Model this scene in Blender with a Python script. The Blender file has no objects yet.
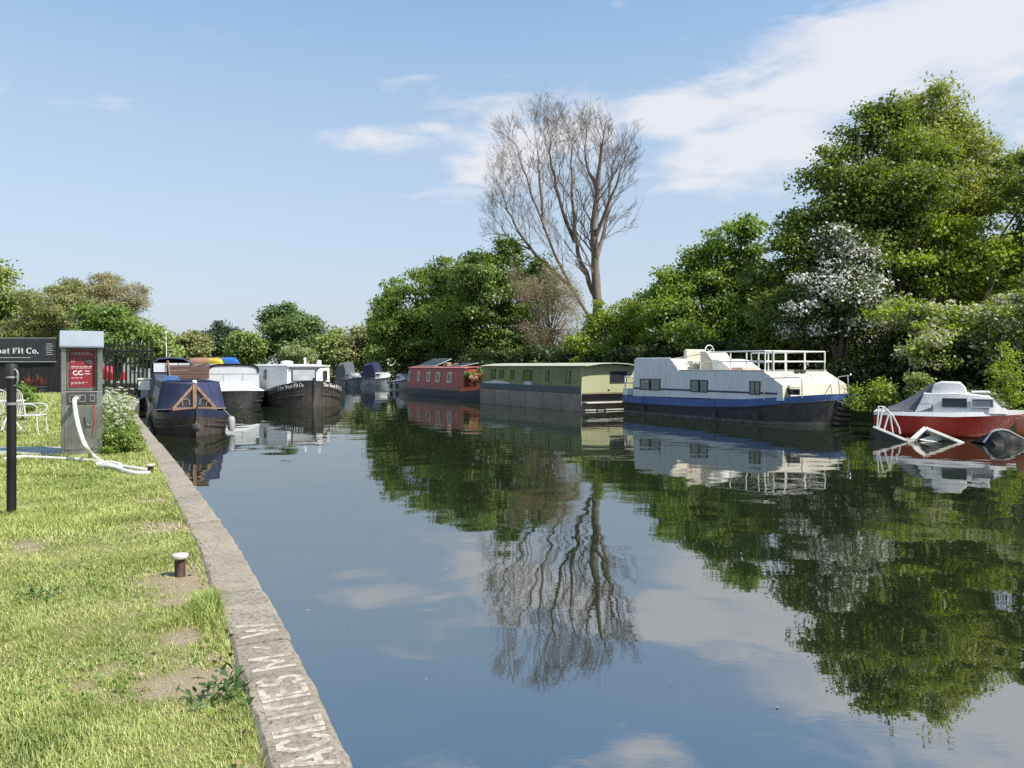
import bpy, bmesh, math, random
import numpy as np
from mathutils import Vector, Matrix
from mathutils.geometry import tessellate_polygon

scene = bpy.context.scene
COL = scene.collection
PI = math.pi
F = 770.0          # focal length in pixels of the 1024 px wide frame
CX, HY = 512.0, 366.0
CZ = 2.0           # eye height above the water
GZ = 0.5           # quay and lawn height above the water
rnd = random.Random(7)


def at(px, py, Y):
    """point at depth Y that was measured at this place of the photograph"""
    return Vector(((px - CX) / F * Y, Y, CZ + (HY - py) / F * Y))


def on_ground(px, py, z=GZ):
    Y = (CZ - z) * F / (py - HY)
    return Vector(((px - CX) / F * Y, Y, z))


# ------------------------------------------------------------------ objects
def tag(o, label, cat, group=None, kind=None):
    o['label'] = label
    o['category'] = cat
    if group:
        o['group'] = group
    if kind:
        o['kind'] = kind
    return o


def empty(name, loc, rz=0.0):
    o = bpy.data.objects.new(name, None)
    o.empty_display_size = 0.3
    o.location = loc
    o.rotation_euler = (0, 0, rz)
    COL.objects.link(o)
    return o


def copy_tree(o, parent=None):
    c = o.copy()
    COL.objects.link(c)
    if parent is not None:
        c.parent = parent
    for ch in list(o.children):
        copy_tree(ch, c)
    return c


class MB:
    """collects faces and links them as one mesh object"""

    def __init__(s):
        s.v, s.f, s.m = [], [], []

    def add(s, verts, faces, mi=0):
        b = len(s.v)
        s.v += [tuple(p) for p in verts]
        s.f += [tuple(b + i for i in f) for f in faces]
        s.m += [mi] * len(faces)
        return s

    def box(s, x0, x1, y0, y1, z0, z1, mi=0):
        v = [(x, y, z) for z in (z0, z1) for y in (y0, y1) for x in (x0, x1)]
        return s.add(v, [(0, 2, 3, 1), (4, 5, 7, 6), (0, 1, 5, 4), (1, 3, 7, 5), (3, 2, 6, 7), (2, 0, 4, 6)], mi)

    def obox(s, c, ax, ay, az, mi=0):
        c, ax, ay, az = Vector(c), Vector(ax), Vector(ay), Vector(az)
        v = [c + i * ax + j * ay + k * az for k in (-1, 1) for j in (-1, 1) for i in (-1, 1)]
        return s.add(v, [(0, 2, 3, 1), (4, 5, 7, 6), (0, 1, 5, 4), (1, 3, 7, 5), (3, 2, 6, 7), (2, 0, 4, 6)], mi)

    def bar(s, a, b, w, h, up=(0, 0, 1), mi=0):
        a, b = Vector(a), Vector(b)
        d = (b - a)
        if d.length < 1e-6:
            return s
        d2 = d.normalized()
        u = Vector(up)
        sd = d2.cross(u)
        if sd.length < 1e-4:
            sd = d2.cross(Vector((1, 0, 0)))
        sd.normalize()
        u = sd.cross(d2)
        return s.obox((a + b) / 2, d / 2, sd * w / 2, u * h / 2, mi)

    def loft(s, rings, closed=True, cap0=False, cap1=False, mi=0):
        n = len(rings[0])
        v = [p for r in rings for p in r]
        f = []
        m = n if closed else n - 1
        for i in range(len(rings) - 1):
            for j in range(m):
                k = (j + 1) % n
                f.append((i * n + j, i * n + k, (i + 1) * n + k, (i + 1) * n + j))
        if cap0:
            f.append(tuple(reversed(range(n))))
        if cap1:
            f.append(tuple((len(rings) - 1) * n + j for j in range(n)))
        return s.add(v, f, mi)

    def tube(s, pts, r, n=8, mi=0, cap=True):
        pts = [Vector(p) for p in pts]
        if not hasattr(r, '__len__'):
            r = [r] * len(pts)
        rings = []
        pu = None
        for i, p in enumerate(pts):
            a = pts[max(i - 1, 0)]
            b = pts[min(i + 1, len(pts) - 1)]
            d = (b - a).normalized()
            if pu is None:
                u = d.orthogonal().normalized()
            else:
                u = pu - d * pu.dot(d)
                u = u.normalized() if u.length > 1e-5 else d.orthogonal().normalized()
            pu = u
            w = d.cross(u)
            rings.append([p + r[i] * (math.cos(2 * PI * k / n) * u + math.sin(2 * PI * k / n) * w) for k in range(n)])
        return s.loft(rings, True, cap, cap, mi)

    def lathe(s, prof, n=20, c=(0, 0, 0), mi=0):
        rings = [[(c[0] + r * math.cos(2 * PI * k / n), c[1] + r * math.sin(2 * PI * k / n), c[2] + z) for k in range(n)]
                 for r, z in prof]
        return s.loft(rings, True, True, True, mi)

    def prism(s, poly, d, mi=0):
        """closed polygon of 3-D points pushed along vector d"""
        d = Vector(d)
        p = [Vector(q) for q in poly]
        n = len(p)
        v = p + [q + d for q in p]
        f = [tuple(reversed(range(n))), tuple(range(n, 2 * n))]
        f += [(i, (i + 1) % n, n + (i + 1) % n, n + i) for i in range(n)]
        return s.add(v, f, mi)

    def build(s, name, mats, parent=None, bevel=0.0, smooth=None, loc=None):
        me = bpy.data.meshes.new(name)
        me.from_pydata(s.v, [], s.f)
        mats = mats if isinstance(mats, (list, tuple)) else [mats]
        for m in mats:
            me.materials.append(m)
        if len(mats) > 1:
            me.polygons.foreach_set('material_index', s.m)
        bm = bmesh.new()
        bm.from_mesh(me)
        bmesh.ops.recalc_face_normals(bm, faces=bm.faces)
        bm.to_mesh(me)
        bm.free()
        if smooth:
            me.polygons.foreach_set('use_smooth', [True] * len(me.polygons))
            me.set_sharp_from_angle(angle=math.radians(smooth))
        o = bpy.data.objects.new(name, me)
        COL.objects.link(o)
        if parent is not None:
            o.parent = parent
        if loc is not None:
            o.location = loc
        if bevel:
            b = o.modifiers.new('bevel', 'BEVEL')
            b.width = bevel
            b.segments = 2
            b.limit_method = 'ANGLE'
            b.angle_limit = math.radians(40)
        return o


def np_mesh(name, verts, quads, mats, parent=None, midx=None, tri=False):
    """fast mesh from arrays; quads (n,4) or triangles (n,3)"""
    me = bpy.data.meshes.new(name)
    nv, nf, k = len(verts), len(quads), quads.shape[1]
    me.vertices.add(nv)
    me.vertices.foreach_set('co', verts.astype(np.float32).ravel())
    me.loops.add(nf * k)
    me.loops.foreach_set('vertex_index', quads.astype(np.int32).ravel())
    me.polygons.add(nf)
    me.polygons.foreach_set('loop_start', np.arange(0, nf * k, k, dtype=np.int32))
    for m in (mats if isinstance(mats, (list, tuple)) else [mats]):
        me.materials.append(m)
    if midx is not None:
        me.polygons.foreach_set('material_index', midx.astype(np.int32))
    me.update(calc_edges=True)
    me.validate()
    o = bpy.data.objects.new(name, me)
    COL.objects.link(o)
    if parent is not None:
        o.parent = parent
    return o


# ---------------------------------------------------------------- materials
MATS = {}


class NT:
    def __init__(s, name):
        s.mat = bpy.data.materials.new(name)
        s.mat.use_nodes = True
        s.t = s.mat.node_tree
        s.n = s.t.nodes
        s.n.clear()
        s.out = s.n.new('ShaderNodeOutputMaterial')

    def new(s, typ, **kw):
        nd = s.n.new(typ)
        for k, v in kw.items():
            if k in nd.inputs:
                nd.inputs[k].default_value = v
            else:
                setattr(nd, k, v)
        return nd

    def link(s, a, b):
        s.t.links.new(a, b)

    def math(s, op, a, b=None, c=None, clamp=False):
        nd = s.n.new('ShaderNodeMath')
        nd.operation = op
        nd.use_clamp = clamp
        for i, x in enumerate((a, b, c)):
            if x is None:
                continue
            if isinstance(x, (int, float)):
                nd.inputs[i].default_value = x
            else:
                s.link(x, nd.inputs[i])
        return nd.outputs[0]

    def mix(s, fac, a, b, blend='MIX'):
        nd = s.n.new('ShaderNodeMix')
        nd.data_type = 'RGBA'
        nd.blend_type = blend
        for sock, x in ((nd.inputs[0], fac), (nd.inputs[6], a), (nd.inputs[7], b)):
            if isinstance(x, (int, float)):
                sock.default_value = x
            elif isinstance(x, tuple):
                sock.default_value = x if len(x) == 4 else (*x, 1)
            else:
                s.link(x, sock)
        return nd.outputs[2]

    def noise(s, vec, scale, detail=5, rough=0.6, dim='3D'):
        nd = s.n.new('ShaderNodeTexNoise')
        nd.inputs['Scale'].default_value = scale
        nd.inputs['Detail'].default_value = detail
        nd.inputs['Roughness'].default_value = rough
        s.link(vec, nd.inputs['Vector'])
        return nd.outputs['Fac']

    def ramp(s, fac, lo, hi):
        nd = s.n.new('ShaderNodeMapRange')
        nd.interpolation_type = 'SMOOTHSTEP'
        s.link(fac, nd.inputs[0])
        nd.inputs[1].default_value = lo
        nd.inputs[2].default_value = hi
        return nd.outputs[0]

    def coords(s, kind='Object', scale=(1, 1, 1), rot=(0, 0, 0)):
        tc = s.n.new('ShaderNodeTexCoord')
        mp = s.n.new('ShaderNodeMapping')
        mp.inputs['Scale'].default_value = scale
        mp.inputs['Rotation'].default_value = rot
        s.link(tc.outputs[kind], mp.inputs[0])
        return mp.outputs[0]

    def bump(s, h, strength, dist=0.02):
        b = s.n.new('ShaderNodeBump')
        b.inputs['Strength'].default_value = strength
        b.inputs['Distance'].default_value = dist
        s.link(h, b.inputs['Height'])
        return b.outputs[0]

    def surface(s, sock):
        s.link(sock, s.out.inputs['Surface'])


def c4(c):
    return (c[0], c[1], c[2], 1)


def scaled(c, k):
    return tuple(max(0.0, min(1.0, x * k)) for x in c)


def paint(name, col, rough=0.45, metal=0.0, var=0.12, vs=1.6, dirt=None, damt=0.35, streak=True, bump=0.12, bs=45.0, spec=0.5):
    """weathered surface: uneven tone, grime in runs, fine bump"""
    if name in MATS:
        return MATS[name]
    t = NT(name)
    co = t.coords()
    n1 = t.noise(co, vs, 6)
    base = t.mix(t.ramp(n1, 0.3, 0.7), c4(scaled(col, 1 - var)), c4(scaled(col, 1 + var)))
    if dirt:
        cs = t.coords(scale=(7, 7, 0.9) if streak else (2.5, 2.5, 2.5))
        n2 = t.noise(cs, 1.0, 7, 0.7)
        base = t.mix(t.math('MULTIPLY', t.ramp(n2, 0.48, 0.72), damt), base, c4(dirt))
    n3 = t.noise(co, bs, 4)
    p = t.new('ShaderNodeBsdfPrincipled', Metallic=metal)
    p.inputs['Specular IOR Level'].default_value = spec
    t.link(base, p.inputs['Base Color'])
    r = t.new('ShaderNodeMapRange')
    t.link(n1, r.inputs[0])
    r.inputs[3].default_value = max(0.02, rough - 0.1)
    r.inputs[4].default_value = min(1, rough + 0.12)
    t.link(r.outputs[0], p.inputs['Roughness'])
    if bump:
        t.link(t.bump(n3, bump, 0.01), p.inputs['Normal'])
    t.surface(p.outputs[0])
    MATS[name] = t.mat
    return t.mat


def wood(name, col, rough=0.7, sc=(1, 14, 14)):
    if name in MATS:
        return MATS[name]
    t = NT(name)
    n1 = t.noise(t.coords(scale=sc), 2.0, 6, 0.65)
    base = t.mix(t.ramp(n1, 0.3, 0.7), c4(scaled(col, 0.6)), c4(scaled(col, 1.25)))
    p = t.new('ShaderNodeBsdfPrincipled', Roughness=rough)
    t.link(base, p.inputs['Base Color'])
    t.link(t.bump(n1, 0.3, 0.01), p.inputs['Normal'])
    t.surface(p.outputs[0])
    MATS[name] = t.mat
    return t.mat


def glass_dark(name='dark_glass', col=(0.02, 0.025, 0.03), rough=0.06):
    if name in MATS:
        return MATS[name]
    t = NT(name)
    p = t.new('ShaderNodeBsdfPrincipled', Roughness=rough)
    n = t.noise(t.coords(), 1.3, 3)
    t.link(t.mix(n, c4(scaled(col, .6)), c4(scaled(col, 1.6))), p.inputs['Base Color'])
    t.link(t.bump(n, 0.08, 0.02), p.inputs['Normal'])
    t.surface(p.outputs[0])
    MATS[name] = t.mat
    return t.mat


def glass_clear(name='clear_glass'):
    if name in MATS:
        return MATS[name]
    t = NT(name)
    a = t.new('ShaderNodeBsdfTransparent')
    a.inputs[0].default_value = (.85, .9, .9, 1)
    g = t.new('ShaderNodeBsdfGlossy', Roughness=0.03)
    fr = t.new('ShaderNodeFresnel', IOR=1.5)
    mx = t.new('ShaderNodeMixShader')
    t.link(fr.outputs[0], mx.inputs[0])
    t.link(a.outputs[0], mx.inputs[1])
    t.link(g.outputs[0], mx.inputs[2])
    t.surface(mx.outputs[0])
    MATS[name] = t.mat
    return t.mat


def leaf_mat(name, ca, cb, cc=None, trans=0.35, gloss=0.035, clump=0.5):
    """leaves that differ one by one and clump by clump"""
    if name in MATS:
        return MATS[name]
    t = NT(name)
    geo = t.n.new('ShaderNodeNewGeometry')
    ri = geo.outputs['Random Per Island']
    n1 = t.noise(t.coords(), clump, 3)
    f = t.math('ADD', t.math('MULTIPLY', ri, 0.40), t.math('MULTIPLY', t.ramp(n1, 0.36, 0.62), 0.60))
    base = t.mix(f, c4(ca), c4(cb))
    if cc:
        base = t.mix(t.ramp(t.math('FRACT', t.math('MULTIPLY', ri, 17.3)), 0.9, 0.93), base, c4(cc))
    d = t.new('ShaderNodeBsdfDiffuse')
    tr = t.new('ShaderNodeBsdfTranslucent')
    gl = t.new('ShaderNodeBsdfGlossy', Roughness=0.55)
    gl.inputs[0].default_value = (.9, .95, .9, 1)
    t.link(base, d.inputs[0])
    hs = t.new('ShaderNodeHueSaturation')
    hs.inputs['Hue'].default_value = 0.485
    hs.inputs['Saturation'].default_value = 1.1
    hs.inputs['Value'].default_value = 1.25
    t.link(base, hs.inputs['Color'])
    t.link(hs.outputs[0], tr.inputs[0])
    m1 = t.new('ShaderNodeMixShader')
    m1.inputs[0].default_value = trans
    t.link(d.outputs[0], m1.inputs[1])
    t.link(tr.outputs[0], m1.inputs[2])
    m2 = t.new('ShaderNodeMixShader')
    m2.inputs[0].default_value = gloss
    t.link(m1.outputs[0], m2.inputs[1])
    t.link(gl.outputs[0], m2.inputs[2])
    t.surface(m2.outputs[0])
    MATS[name] = t.mat
    return t.mat


BARK = paint('bark', (0.11, 0.09, 0.07), 0.9, var=.35, vs=6, bump=.6, bs=12)
BARK_PALE = paint('pale_bark', (0.17, 0.138, 0.108), 0.9, var=.3, vs=5, bump=.5, bs=12)

# -------------------------------------------------------------------- camera
cam_d = bpy.data.cameras.new('camera')
cam = bpy.data.objects.new('camera', cam_d)
COL.objects.link(cam)
cam.location = (0, 0, CZ)
cam.rotation_euler = (PI / 2, 0, 0)
cam_d.sensor_width = 36
cam_d.sensor_fit = 'HORIZONTAL'
cam_d.lens = 36 * F / 1024
cam_d.shift_y = -(384 - HY) / 1024
cam_d.clip_start = 0.05
cam_d.clip_end = 5000
scene.camera = cam

# --------------------------------------------------------------- sun and sky
SUN_EL = math.radians(48)
sd = Vector((0.89, -0.456, 0)).normalized()      # towards the sun, on the ground plane
sun_dir = Vector((sd.x * math.cos(SUN_EL), sd.y * math.cos(SUN_EL), math.sin(SUN_EL)))
sl = bpy.data.lights.new('sun', 'SUN')
sl.energy = 3.2
sl.angle = math.radians(0.53)
sl.color = (1.0, 0.94, 0.85)
so = bpy.data.objects.new('sun', sl)
so.rotation_euler = (-sun_dir).to_track_quat('-Z', 'Y').to_euler()
so.location = (30, -20, 40)
COL.objects.link(so)

world = bpy.data.worlds.new('World')
scene.world = world
world.use_nodes = True
wt = NT.__new__(NT)
wt.t = world.node_tree
wt.n = wt.t.nodes
wt.n.clear()
wout = wt.n.new('ShaderNodeOutputWorld')
sky = wt.n.new('ShaderNodeTexSky')
sky.sky_type = 'NISHITA'
sky.sun_disc = False
sky.sun_elevation = SUN_EL
sky.sun_rotation = math.atan2(sd.x, sd.y)
sky.altitude = 10
sky.air_density = 1.0
sky.dust_density = 0.9
sky.ozone_density = 1.6
bg = wt.n.new('ShaderNodeBackground')
bg.inputs['Strength'].default_value = 0.15
tc = wt.n.new('ShaderNodeTexCoord')
sep = wt.n.new('ShaderNodeSeparateXYZ')
wt.link(tc.outputs['Generated'], sep.inputs[0])
az = wt.math('ARCTAN2', sep.outputs[0], sep.outputs[1])
el = wt.math('ARCSINE', sep.outputs[2])
cmb = wt.n.new('ShaderNodeCombineXYZ')
wt.link(wt.math('MULTIPLY', az, 5.0), cmb.inputs[0])
wt.link(wt.math('MULTIPLY', el, 15.0), cmb.inputs[1])
nz = wt.n.new('ShaderNodeTexNoise')
nz.inputs['Scale'].default_value = 1.9
nz.inputs['Detail'].default_value = 12
nz.inputs['Roughness'].default_value = 0.58
nz.inputs['Distortion'].default_value = 0.6
wt.link(cmb.outputs[0], nz.inputs['Vector'])


def blob(px, py, sx, sy, amp, tilt=0.0):
    """a bank of cloud at a bearing and elevation (given in photo pixels), as a soft weight"""
    a0 = math.atan((px - CX) / F)
    e0 = math.atan((HY - py) / F * math.cos(a0))
    da = wt.math('SUBTRACT', az, a0)
    de = wt.math('SUBTRACT', el, e0)
    c, s_ = math.cos(tilt), math.sin(tilt)
    u = wt.math('ADD', wt.math('MULTIPLY', da, c), wt.math('MULTIPLY', de, s_))
    v = wt.math('SUBTRACT', wt.math('MULTIPLY', de, c), wt.math('MULTIPLY', da, s_))
    u = wt.math('MULTIPLY', u, F / sx)
    v = wt.math('MULTIPLY', v, F / sy)
    q = wt.math('ADD', wt.math('MULTIPLY', u, u), wt.math('MULTIPLY', v, v))
    return wt.math('MULTIPLY', wt.math('POWER', 2.718, wt.math('MULTIPLY', q, -1.0)), amp)


mask = None
for b in [(880, 55, 230, 62, 1.0, 0.30), (680, 112, 75, 30, 1.0, 0.1), (740, 150, 120, 40, .85, 0.0), (990, 20, 150, 70, .95, 0.2),
          (690, 184, 55, 10, .8, 0.1), (390, 142, 100, 15, .58, -.05), (500, 150, 75, 55, .80, 0.0), (580, 130, 60, 40, .8, 0), (430, 128, 60, 8, .6, 0.05), (1000, 105, 60, 26, .6, 0.0),
          (-5, 88, 16, 14, .62, 0), (50, 98, 80, 9, .30, 0), (620, 4, 18, 9, .5, 0), (240, 38, 60, 10, .30, 0.0), (430, 78, 70, 10, .26, 0.1), (450, 190, 60, 8, .38, .1),
          (640, -30, 70, 22, .7, 0.0), (470, -40, 60, 16, .5, 0.0), (1350, 60, 260, 120, .6, .2), (-600, 60, 200, 60, .5, 0)]:
    w = blob(*b)
    mask = w if mask is None else wt.math('MAXIMUM', mask, w)
behind = wt.math('MULTIPLY', wt.math('LESS_THAN', sep.outputs[1], -0.15), 0.42)
mask = wt.math('MAXIMUM', mask, behind)
cl = wt.math('ADD', mask, wt.math('MULTIPLY', wt.math('SUBTRACT', nz.outputs['Fac'], 0.5), 1.5))
cov = wt.n.new('ShaderNodeMapRange')
cov.interpolation_type = 'SMOOTHSTEP'
wt.link(cl, cov.inputs[0])
cov.inputs[1].default_value = 0.20
cov.inputs[2].default_value = 0.86
cov.inputs[4].default_value = 0.86
cov_g = wt.math('MULTIPLY', cov.outputs[0], wt.math('GREATER_THAN', mask, 0.02))
gm = wt.n.new('ShaderNodeGamma')          # thin even haze: a flatter, paler blue than a clear sky
gm.inputs['Gamma'].default_value = 0.45
wt.link(sky.outputs[0], gm.inputs[0])
pale = wt.mix(1.0, gm.outputs[0], (1.0, 1.14, 1.265, 1), 'MULTIPLY')
low = wt.math('MULTIPLY', wt.math('POWER', 2.718, wt.math('MULTIPLY', wt.math('MAXIMUM', el, 0.0), -7.5)), 0.85)
pale = wt.mix(low, pale, (1.70, 1.77, 2.04, 1))
hi = wt.n.new('ShaderNodeMapRange')       # deeper blue towards the zenith
hi.interpolation_type = 'SMOOTHSTEP'
wt.link(el, hi.inputs[0])
hi.inputs[1].default_value = 0.25
hi.inputs[2].default_value = 0.62
pale = wt.mix(hi.outputs[0], pale, wt.mix(1.0, pale, (0.56, 0.85, 1.08, 1), 'MULTIPLY'))
skyc = wt.mix(cov_g, pale, (2.55, 2.54, 2.65, 1))
wt.link(skyc, bg.inputs['Color'])
wt.link(bg.outputs[0], wout.inputs[0])

scene.view_settings.view_transform = 'Standard'
scene.view_settings.look = 'None'
scene.view_settings.gamma = 1
scene.view_settings.exposure = 1.18
scene.render.engine = 'CYCLES'
cy = scene.cycles
cy.use_denoising = False
try:
    cy.denoiser = 'OPENIMAGEDENOISE'
    cy.denoising_input_passes = 'RGB_ALBEDO_NORMAL'
except Exception:
    pass
cy.max_bounces = 7
cy.diffuse_bounces = 3
cy.glossy_bounces = 4
cy.transmission_bounces = 5
cy.transparent_max_bounces = 8
cy.caustics_reflective = False
cy.caustics_refractive = False
cy.sample_clamp_indirect = 6

# ================================================================= THE SETTING
# the edge of the quay (water side), near to far
QUAY = [(2.95, -6), (1.75, -3), (0.60, 0), (-0.565, 2.87), (-0.98, 3.77), (-2.27, 6.42), (-5.36, 12.29), (-9.34, 19.6), (-13.0, 26.5),
        (-16.5, 34), (-18.2, 38.5), (-22, 50), (-28, 70), (-38, 88), (-60, 103), (-95, 115)]
RIGHT_BANK = [(90, 2), (60, 13), (30, 19.2), (20, 22.8), (14.6, 24.4), (12.9, 27.6), (11.7, 30.5), (8.7, 36.6), (6.4, 40), (3.2, 45.6),
              (-0.2, 49.5), (-4.6, 57.5), (-7.6, 66), (-9.6, 76), (-13, 90), (-24, 103), (-50, 118), (-95, 130)]


def resample(pts, step):
    out = [Vector((*pts[0], 0))]
    for a, b in zip(pts, pts[1:]):
        a, b = Vector((*a, 0)), Vector((*b, 0))
        n = max(1, int((b - a).length / step))
        for i in range(1, n + 1):
            out.append(a.lerp(b, i / n))
    return out


def smooth_line(pts, step, it=6):
    p = resample(pts, step)
    for _ in range(it):
        p = [p[0]] + [(p[i - 1] + 2 * p[i] + p[i + 1]) / 4 for i in range(1, len(p) - 1)] + [p[-1]]
    return p


QL = smooth_line(QUAY, 0.25, 8)


def quay_frame(d):
    """point and directions on the quay edge at arc length d from the camera's own depth"""
    return None


acc = [0.0]
for a, b in zip(QL, QL[1:]):
    acc.append(acc[-1] + (b - a).length)


def quay_at_y(y):
    for i in range(len(QL) - 1):
        if QL[i].y <= y <= QL[i + 1].y:
            k = (y - QL[i].y) / max(1e-6, QL[i + 1].y - QL[i].y)
            p = QL[i].lerp(QL[i + 1], k)
            i0, i1 = max(0, i - 3), min(len(QL) - 1, i + 4)
            t = (QL[i1] - QL[i0]).normalized()
            return p, t, Vector((-t.y, t.x, 0))     # point, along, inland
    return QL[-1], Vector((0, 1, 0)), Vector((-1, 0, 0))


# ---- water
t = NT('canal_water')
p = t.new('ShaderNodeBsdfPrincipled', Roughness=0.0, IOR=5.0)
p.inputs['Base Color'].default_value = (0.012, 0.017, 0.008, 1)
cw = t.coords(scale=(1, 1, 1))
nA = t.noise(cw, 1.0, 1, 0.4)
nB = t.noise(t.coords(scale=(1.0, 2.2, 1), rot=(0, 0, .35)), 2.6, 3, 0.55)
nC = t.noise(cw, 0.06, 2)
hgt = t.math('ADD', t.math('MULTIPLY', nA, 1.0), t.math('MULTIPLY', nB, t.math('MULTIPLY', t.ramp(nC, 0.3, 0.65), 0.14)))
t.link(t.bump(hgt, 0.085, 0.10), p.inputs['Normal'])
t.surface(p.outputs[0])
WATER = t.mat
m = MB()
m.add([(-700, -60, 0), (300, -60, 0), (300, 300, 0), (-700, 300, 0)], [(0, 1, 2, 3)])
o = m.build('canal_water', WATER)
tag(o, 'calm dark canal water mirroring the trees, boats and sky', 'water', kind='structure')

# ---- land
t = NT('ground_earth')
co = t.coords()
n1 = t.noise(co, 0.35, 6)
n2 = t.noise(co, 6, 6)
base = t.mix(t.ramp(n1, .35, .65), (0.055, 0.075, 0.022, 1), (0.085, 0.095, 0.035, 1))
base = t.mix(t.ramp(n2, .5, .75), base, (0.10, 0.085, 0.05, 1))
p = t.new('ShaderNodeBsdfPrincipled', Roughness=0.95)
p.inputs['Specular IOR Level'].default_value = .1
t.link(base, p.inputs['Base Color'])
t.link(t.bump(n2, .6, .05), p.inputs['Normal'])
t.surface(p.outputs[0])
EARTH = t.mat


def land(name, outline, label):
    """flat sheet of ground with a bank that falls under the water"""
    pts = [Vector((x, y, 0)) for x, y in outline]
    tri = tessellate_polygon([pts])
    m = MB()
    n = len(pts)
    m.add([(q.x, q.y, GZ - 0.02) for q in pts], [tuple(x) for x in tri])
    m.add([(q.x, q.y, GZ - 0.02) for q in pts] + [(q.x, q.y, -1.0) for q in pts],
          [(i, (i + 1) % n, n + (i + 1) % n, n + i) for i in range(n)])
    o = m.build(name, EARTH)
    return tag(o, label, 'ground', kind='structure')


LQ = [(q.x - 0.12, q.y) for q in QL[::6]] + [(QL[-1].x, QL[-1].y)]
land('left_bank_ground', LQ + [(-300, 118), (-1500, 100), (-1500, -60), (2.9, -60)], 'grassy left bank beside the quay')
RB = smooth_line(RIGHT_BANK, 1.2, 2)
rr = random.Random(3)
RBj = [(q.x + rr.uniform(-.25, .25), q.y + rr.uniform(-.25, .25)) for q in RB]
land('far_bank_ground', RBj + [(-300, 131), (-1500, 140), (-1500, 2500), (1500, 2500), (1500, -20), (120, -20)],
     'tree covered far bank on the right')

# ---- lawn: a fine sheet measured from the inner edge of the coping
CW = 0.315
s_list = [0, .05, .12, .2, .3, .42, .55, .7, .87, 1.05, 1.25, 1.5, 1.75, 2, 2.3, 2.6, 3, 3.5, 4, 4.6, 5.3, 6.1, 7, 8, 9.5, 11, 13, 16, 20, 25]
ys = list(np.arange(-3, 9, .12)) + list(np.arange(9, 20, .3)) + list(np.arange(20, 44, .8))


def vnoise(x, y, seed=0):
    """cheap smooth value noise"""
    xi, yi = np.floor(x).astype(int), np.floor(y).astype(int)
    fx, fy = x - xi, y - yi
    fx, fy = fx * fx * (3 - 2 * fx), fy * fy * (3 - 2 * fy)

    def h(a, b):
        v = np.sin(a * 127.1 + b * 311.7 + seed * 74.7) * 43758.5453
        return v - np.floor(v)
    return (h(xi, yi) * (1 - fx) + h(xi + 1, yi) * fx) * (1 - fy) + (h(xi, yi + 1) * (1 - fx) + h(xi + 1, yi + 1) * fx) * fy


# bare earth: centre and radii on the ground, read from the photograph
PATCH = []
for px, py, rx, ry in [(180, 579, 42, 20), (184, 636, 30, 12), (180, 680, 76, 27), (165, 526, 32, 7), (22, 545, 26, 6), (176, 600, 18, 8), (214, 655, 14, 10), (150, 500, 20, 4)]:
    c = on_ground(px, py)
    a = on_ground(px, py - ry)
    b = on_ground(px, py + ry)
    PATCH.append((c.x, c.y, rx / F * c.y, max(.12, (a.y - b.y) / 2)))


def bare(x, y):
    x, y = np.asarray(x, float), np.asarray(y, float)
    w = np.zeros_like(x)
    for cx, cy_, rx, ry in PATCH:
        u = (x - cx - 0.45 * (y - cy_) * -.5) / rx
        v = (y - cy_) / ry
        d = np.sqrt(u * u + v * v) + (vnoise(x * 7, y * 7, 5) - .5) * .8 + (vnoise(x * 17, y * 17, 6) - .5) * .8
        w = np.maximum(w, np.clip((1.12 - d) / .6, 0, 1))
    return w


gv, gw = [], []
for y in ys:
    q, tt, inn = quay_at_y(y)
    for s in s_list:
        pnt = q + inn * (CW - .02 + s)
        gv.append((pnt.x, pnt.y, GZ - .012 + (0.016 * math.sin(pnt.x * 2.1) * math.sin(pnt.y * 1.7)) * min(1, s * 2)))
gv = np.array(gv)
ns = len(s_list)
gq = np.array([(i * ns + j, i * ns + j + 1, (i + 1) * ns + j + 1, (i + 1) * ns + j) for i in range(len(ys) - 1) for j in range(ns - 1)])
gq = gq[:, ::-1]
t = NT('lawn_soil')
co = t.coords()
at_n = t.n.new('ShaderNodeAttribute')
at_n.attribute_name = 'bare'
n1 = t.noise(co, 1.1, 5)
n2 = t.noise(co, 9, 8, .7)
n3 = t.noise(co, 90, 4, .7)
gcol = t.mix(t.ramp(n1, .35, .65), (0.12, 0.145, 0.035, 1), (0.20, 0.205, 0.07, 1))
gcol = t.mix(t.ramp(n2, .42, .62), gcol, (0.24, 0.215, 0.10, 1))
soil = t.mix(t.ramp(n3, .35, .65), (0.20, 0.155, 0.10, 1), (0.38, 0.31, 0.215, 1))
gcol = t.mix(at_n.outputs['Fac'], gcol, soil)
p = t.new('ShaderNodeBsdfPrincipled', Roughness=.95)
p.inputs['Specular IOR Level'].default_value = .1
t.link(gcol, p.inputs['Base Color'])
t.link(t.bump(t.math('ADD', n3, n2), .5, .02), p.inputs['Normal'])
t.surface(p.outputs[0])
o = np_mesh('lawn', gv, gq, t.mat)
ca = o.data.attributes.new('bare', 'FLOAT', 'POINT')
ca.data.foreach_set('value', bare(gv[:, 0], gv[:, 1]).astype(np.float32))
tag(o, 'sunlit lawn with worn earth patches along the quay', 'lawn', kind='structure')

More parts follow.
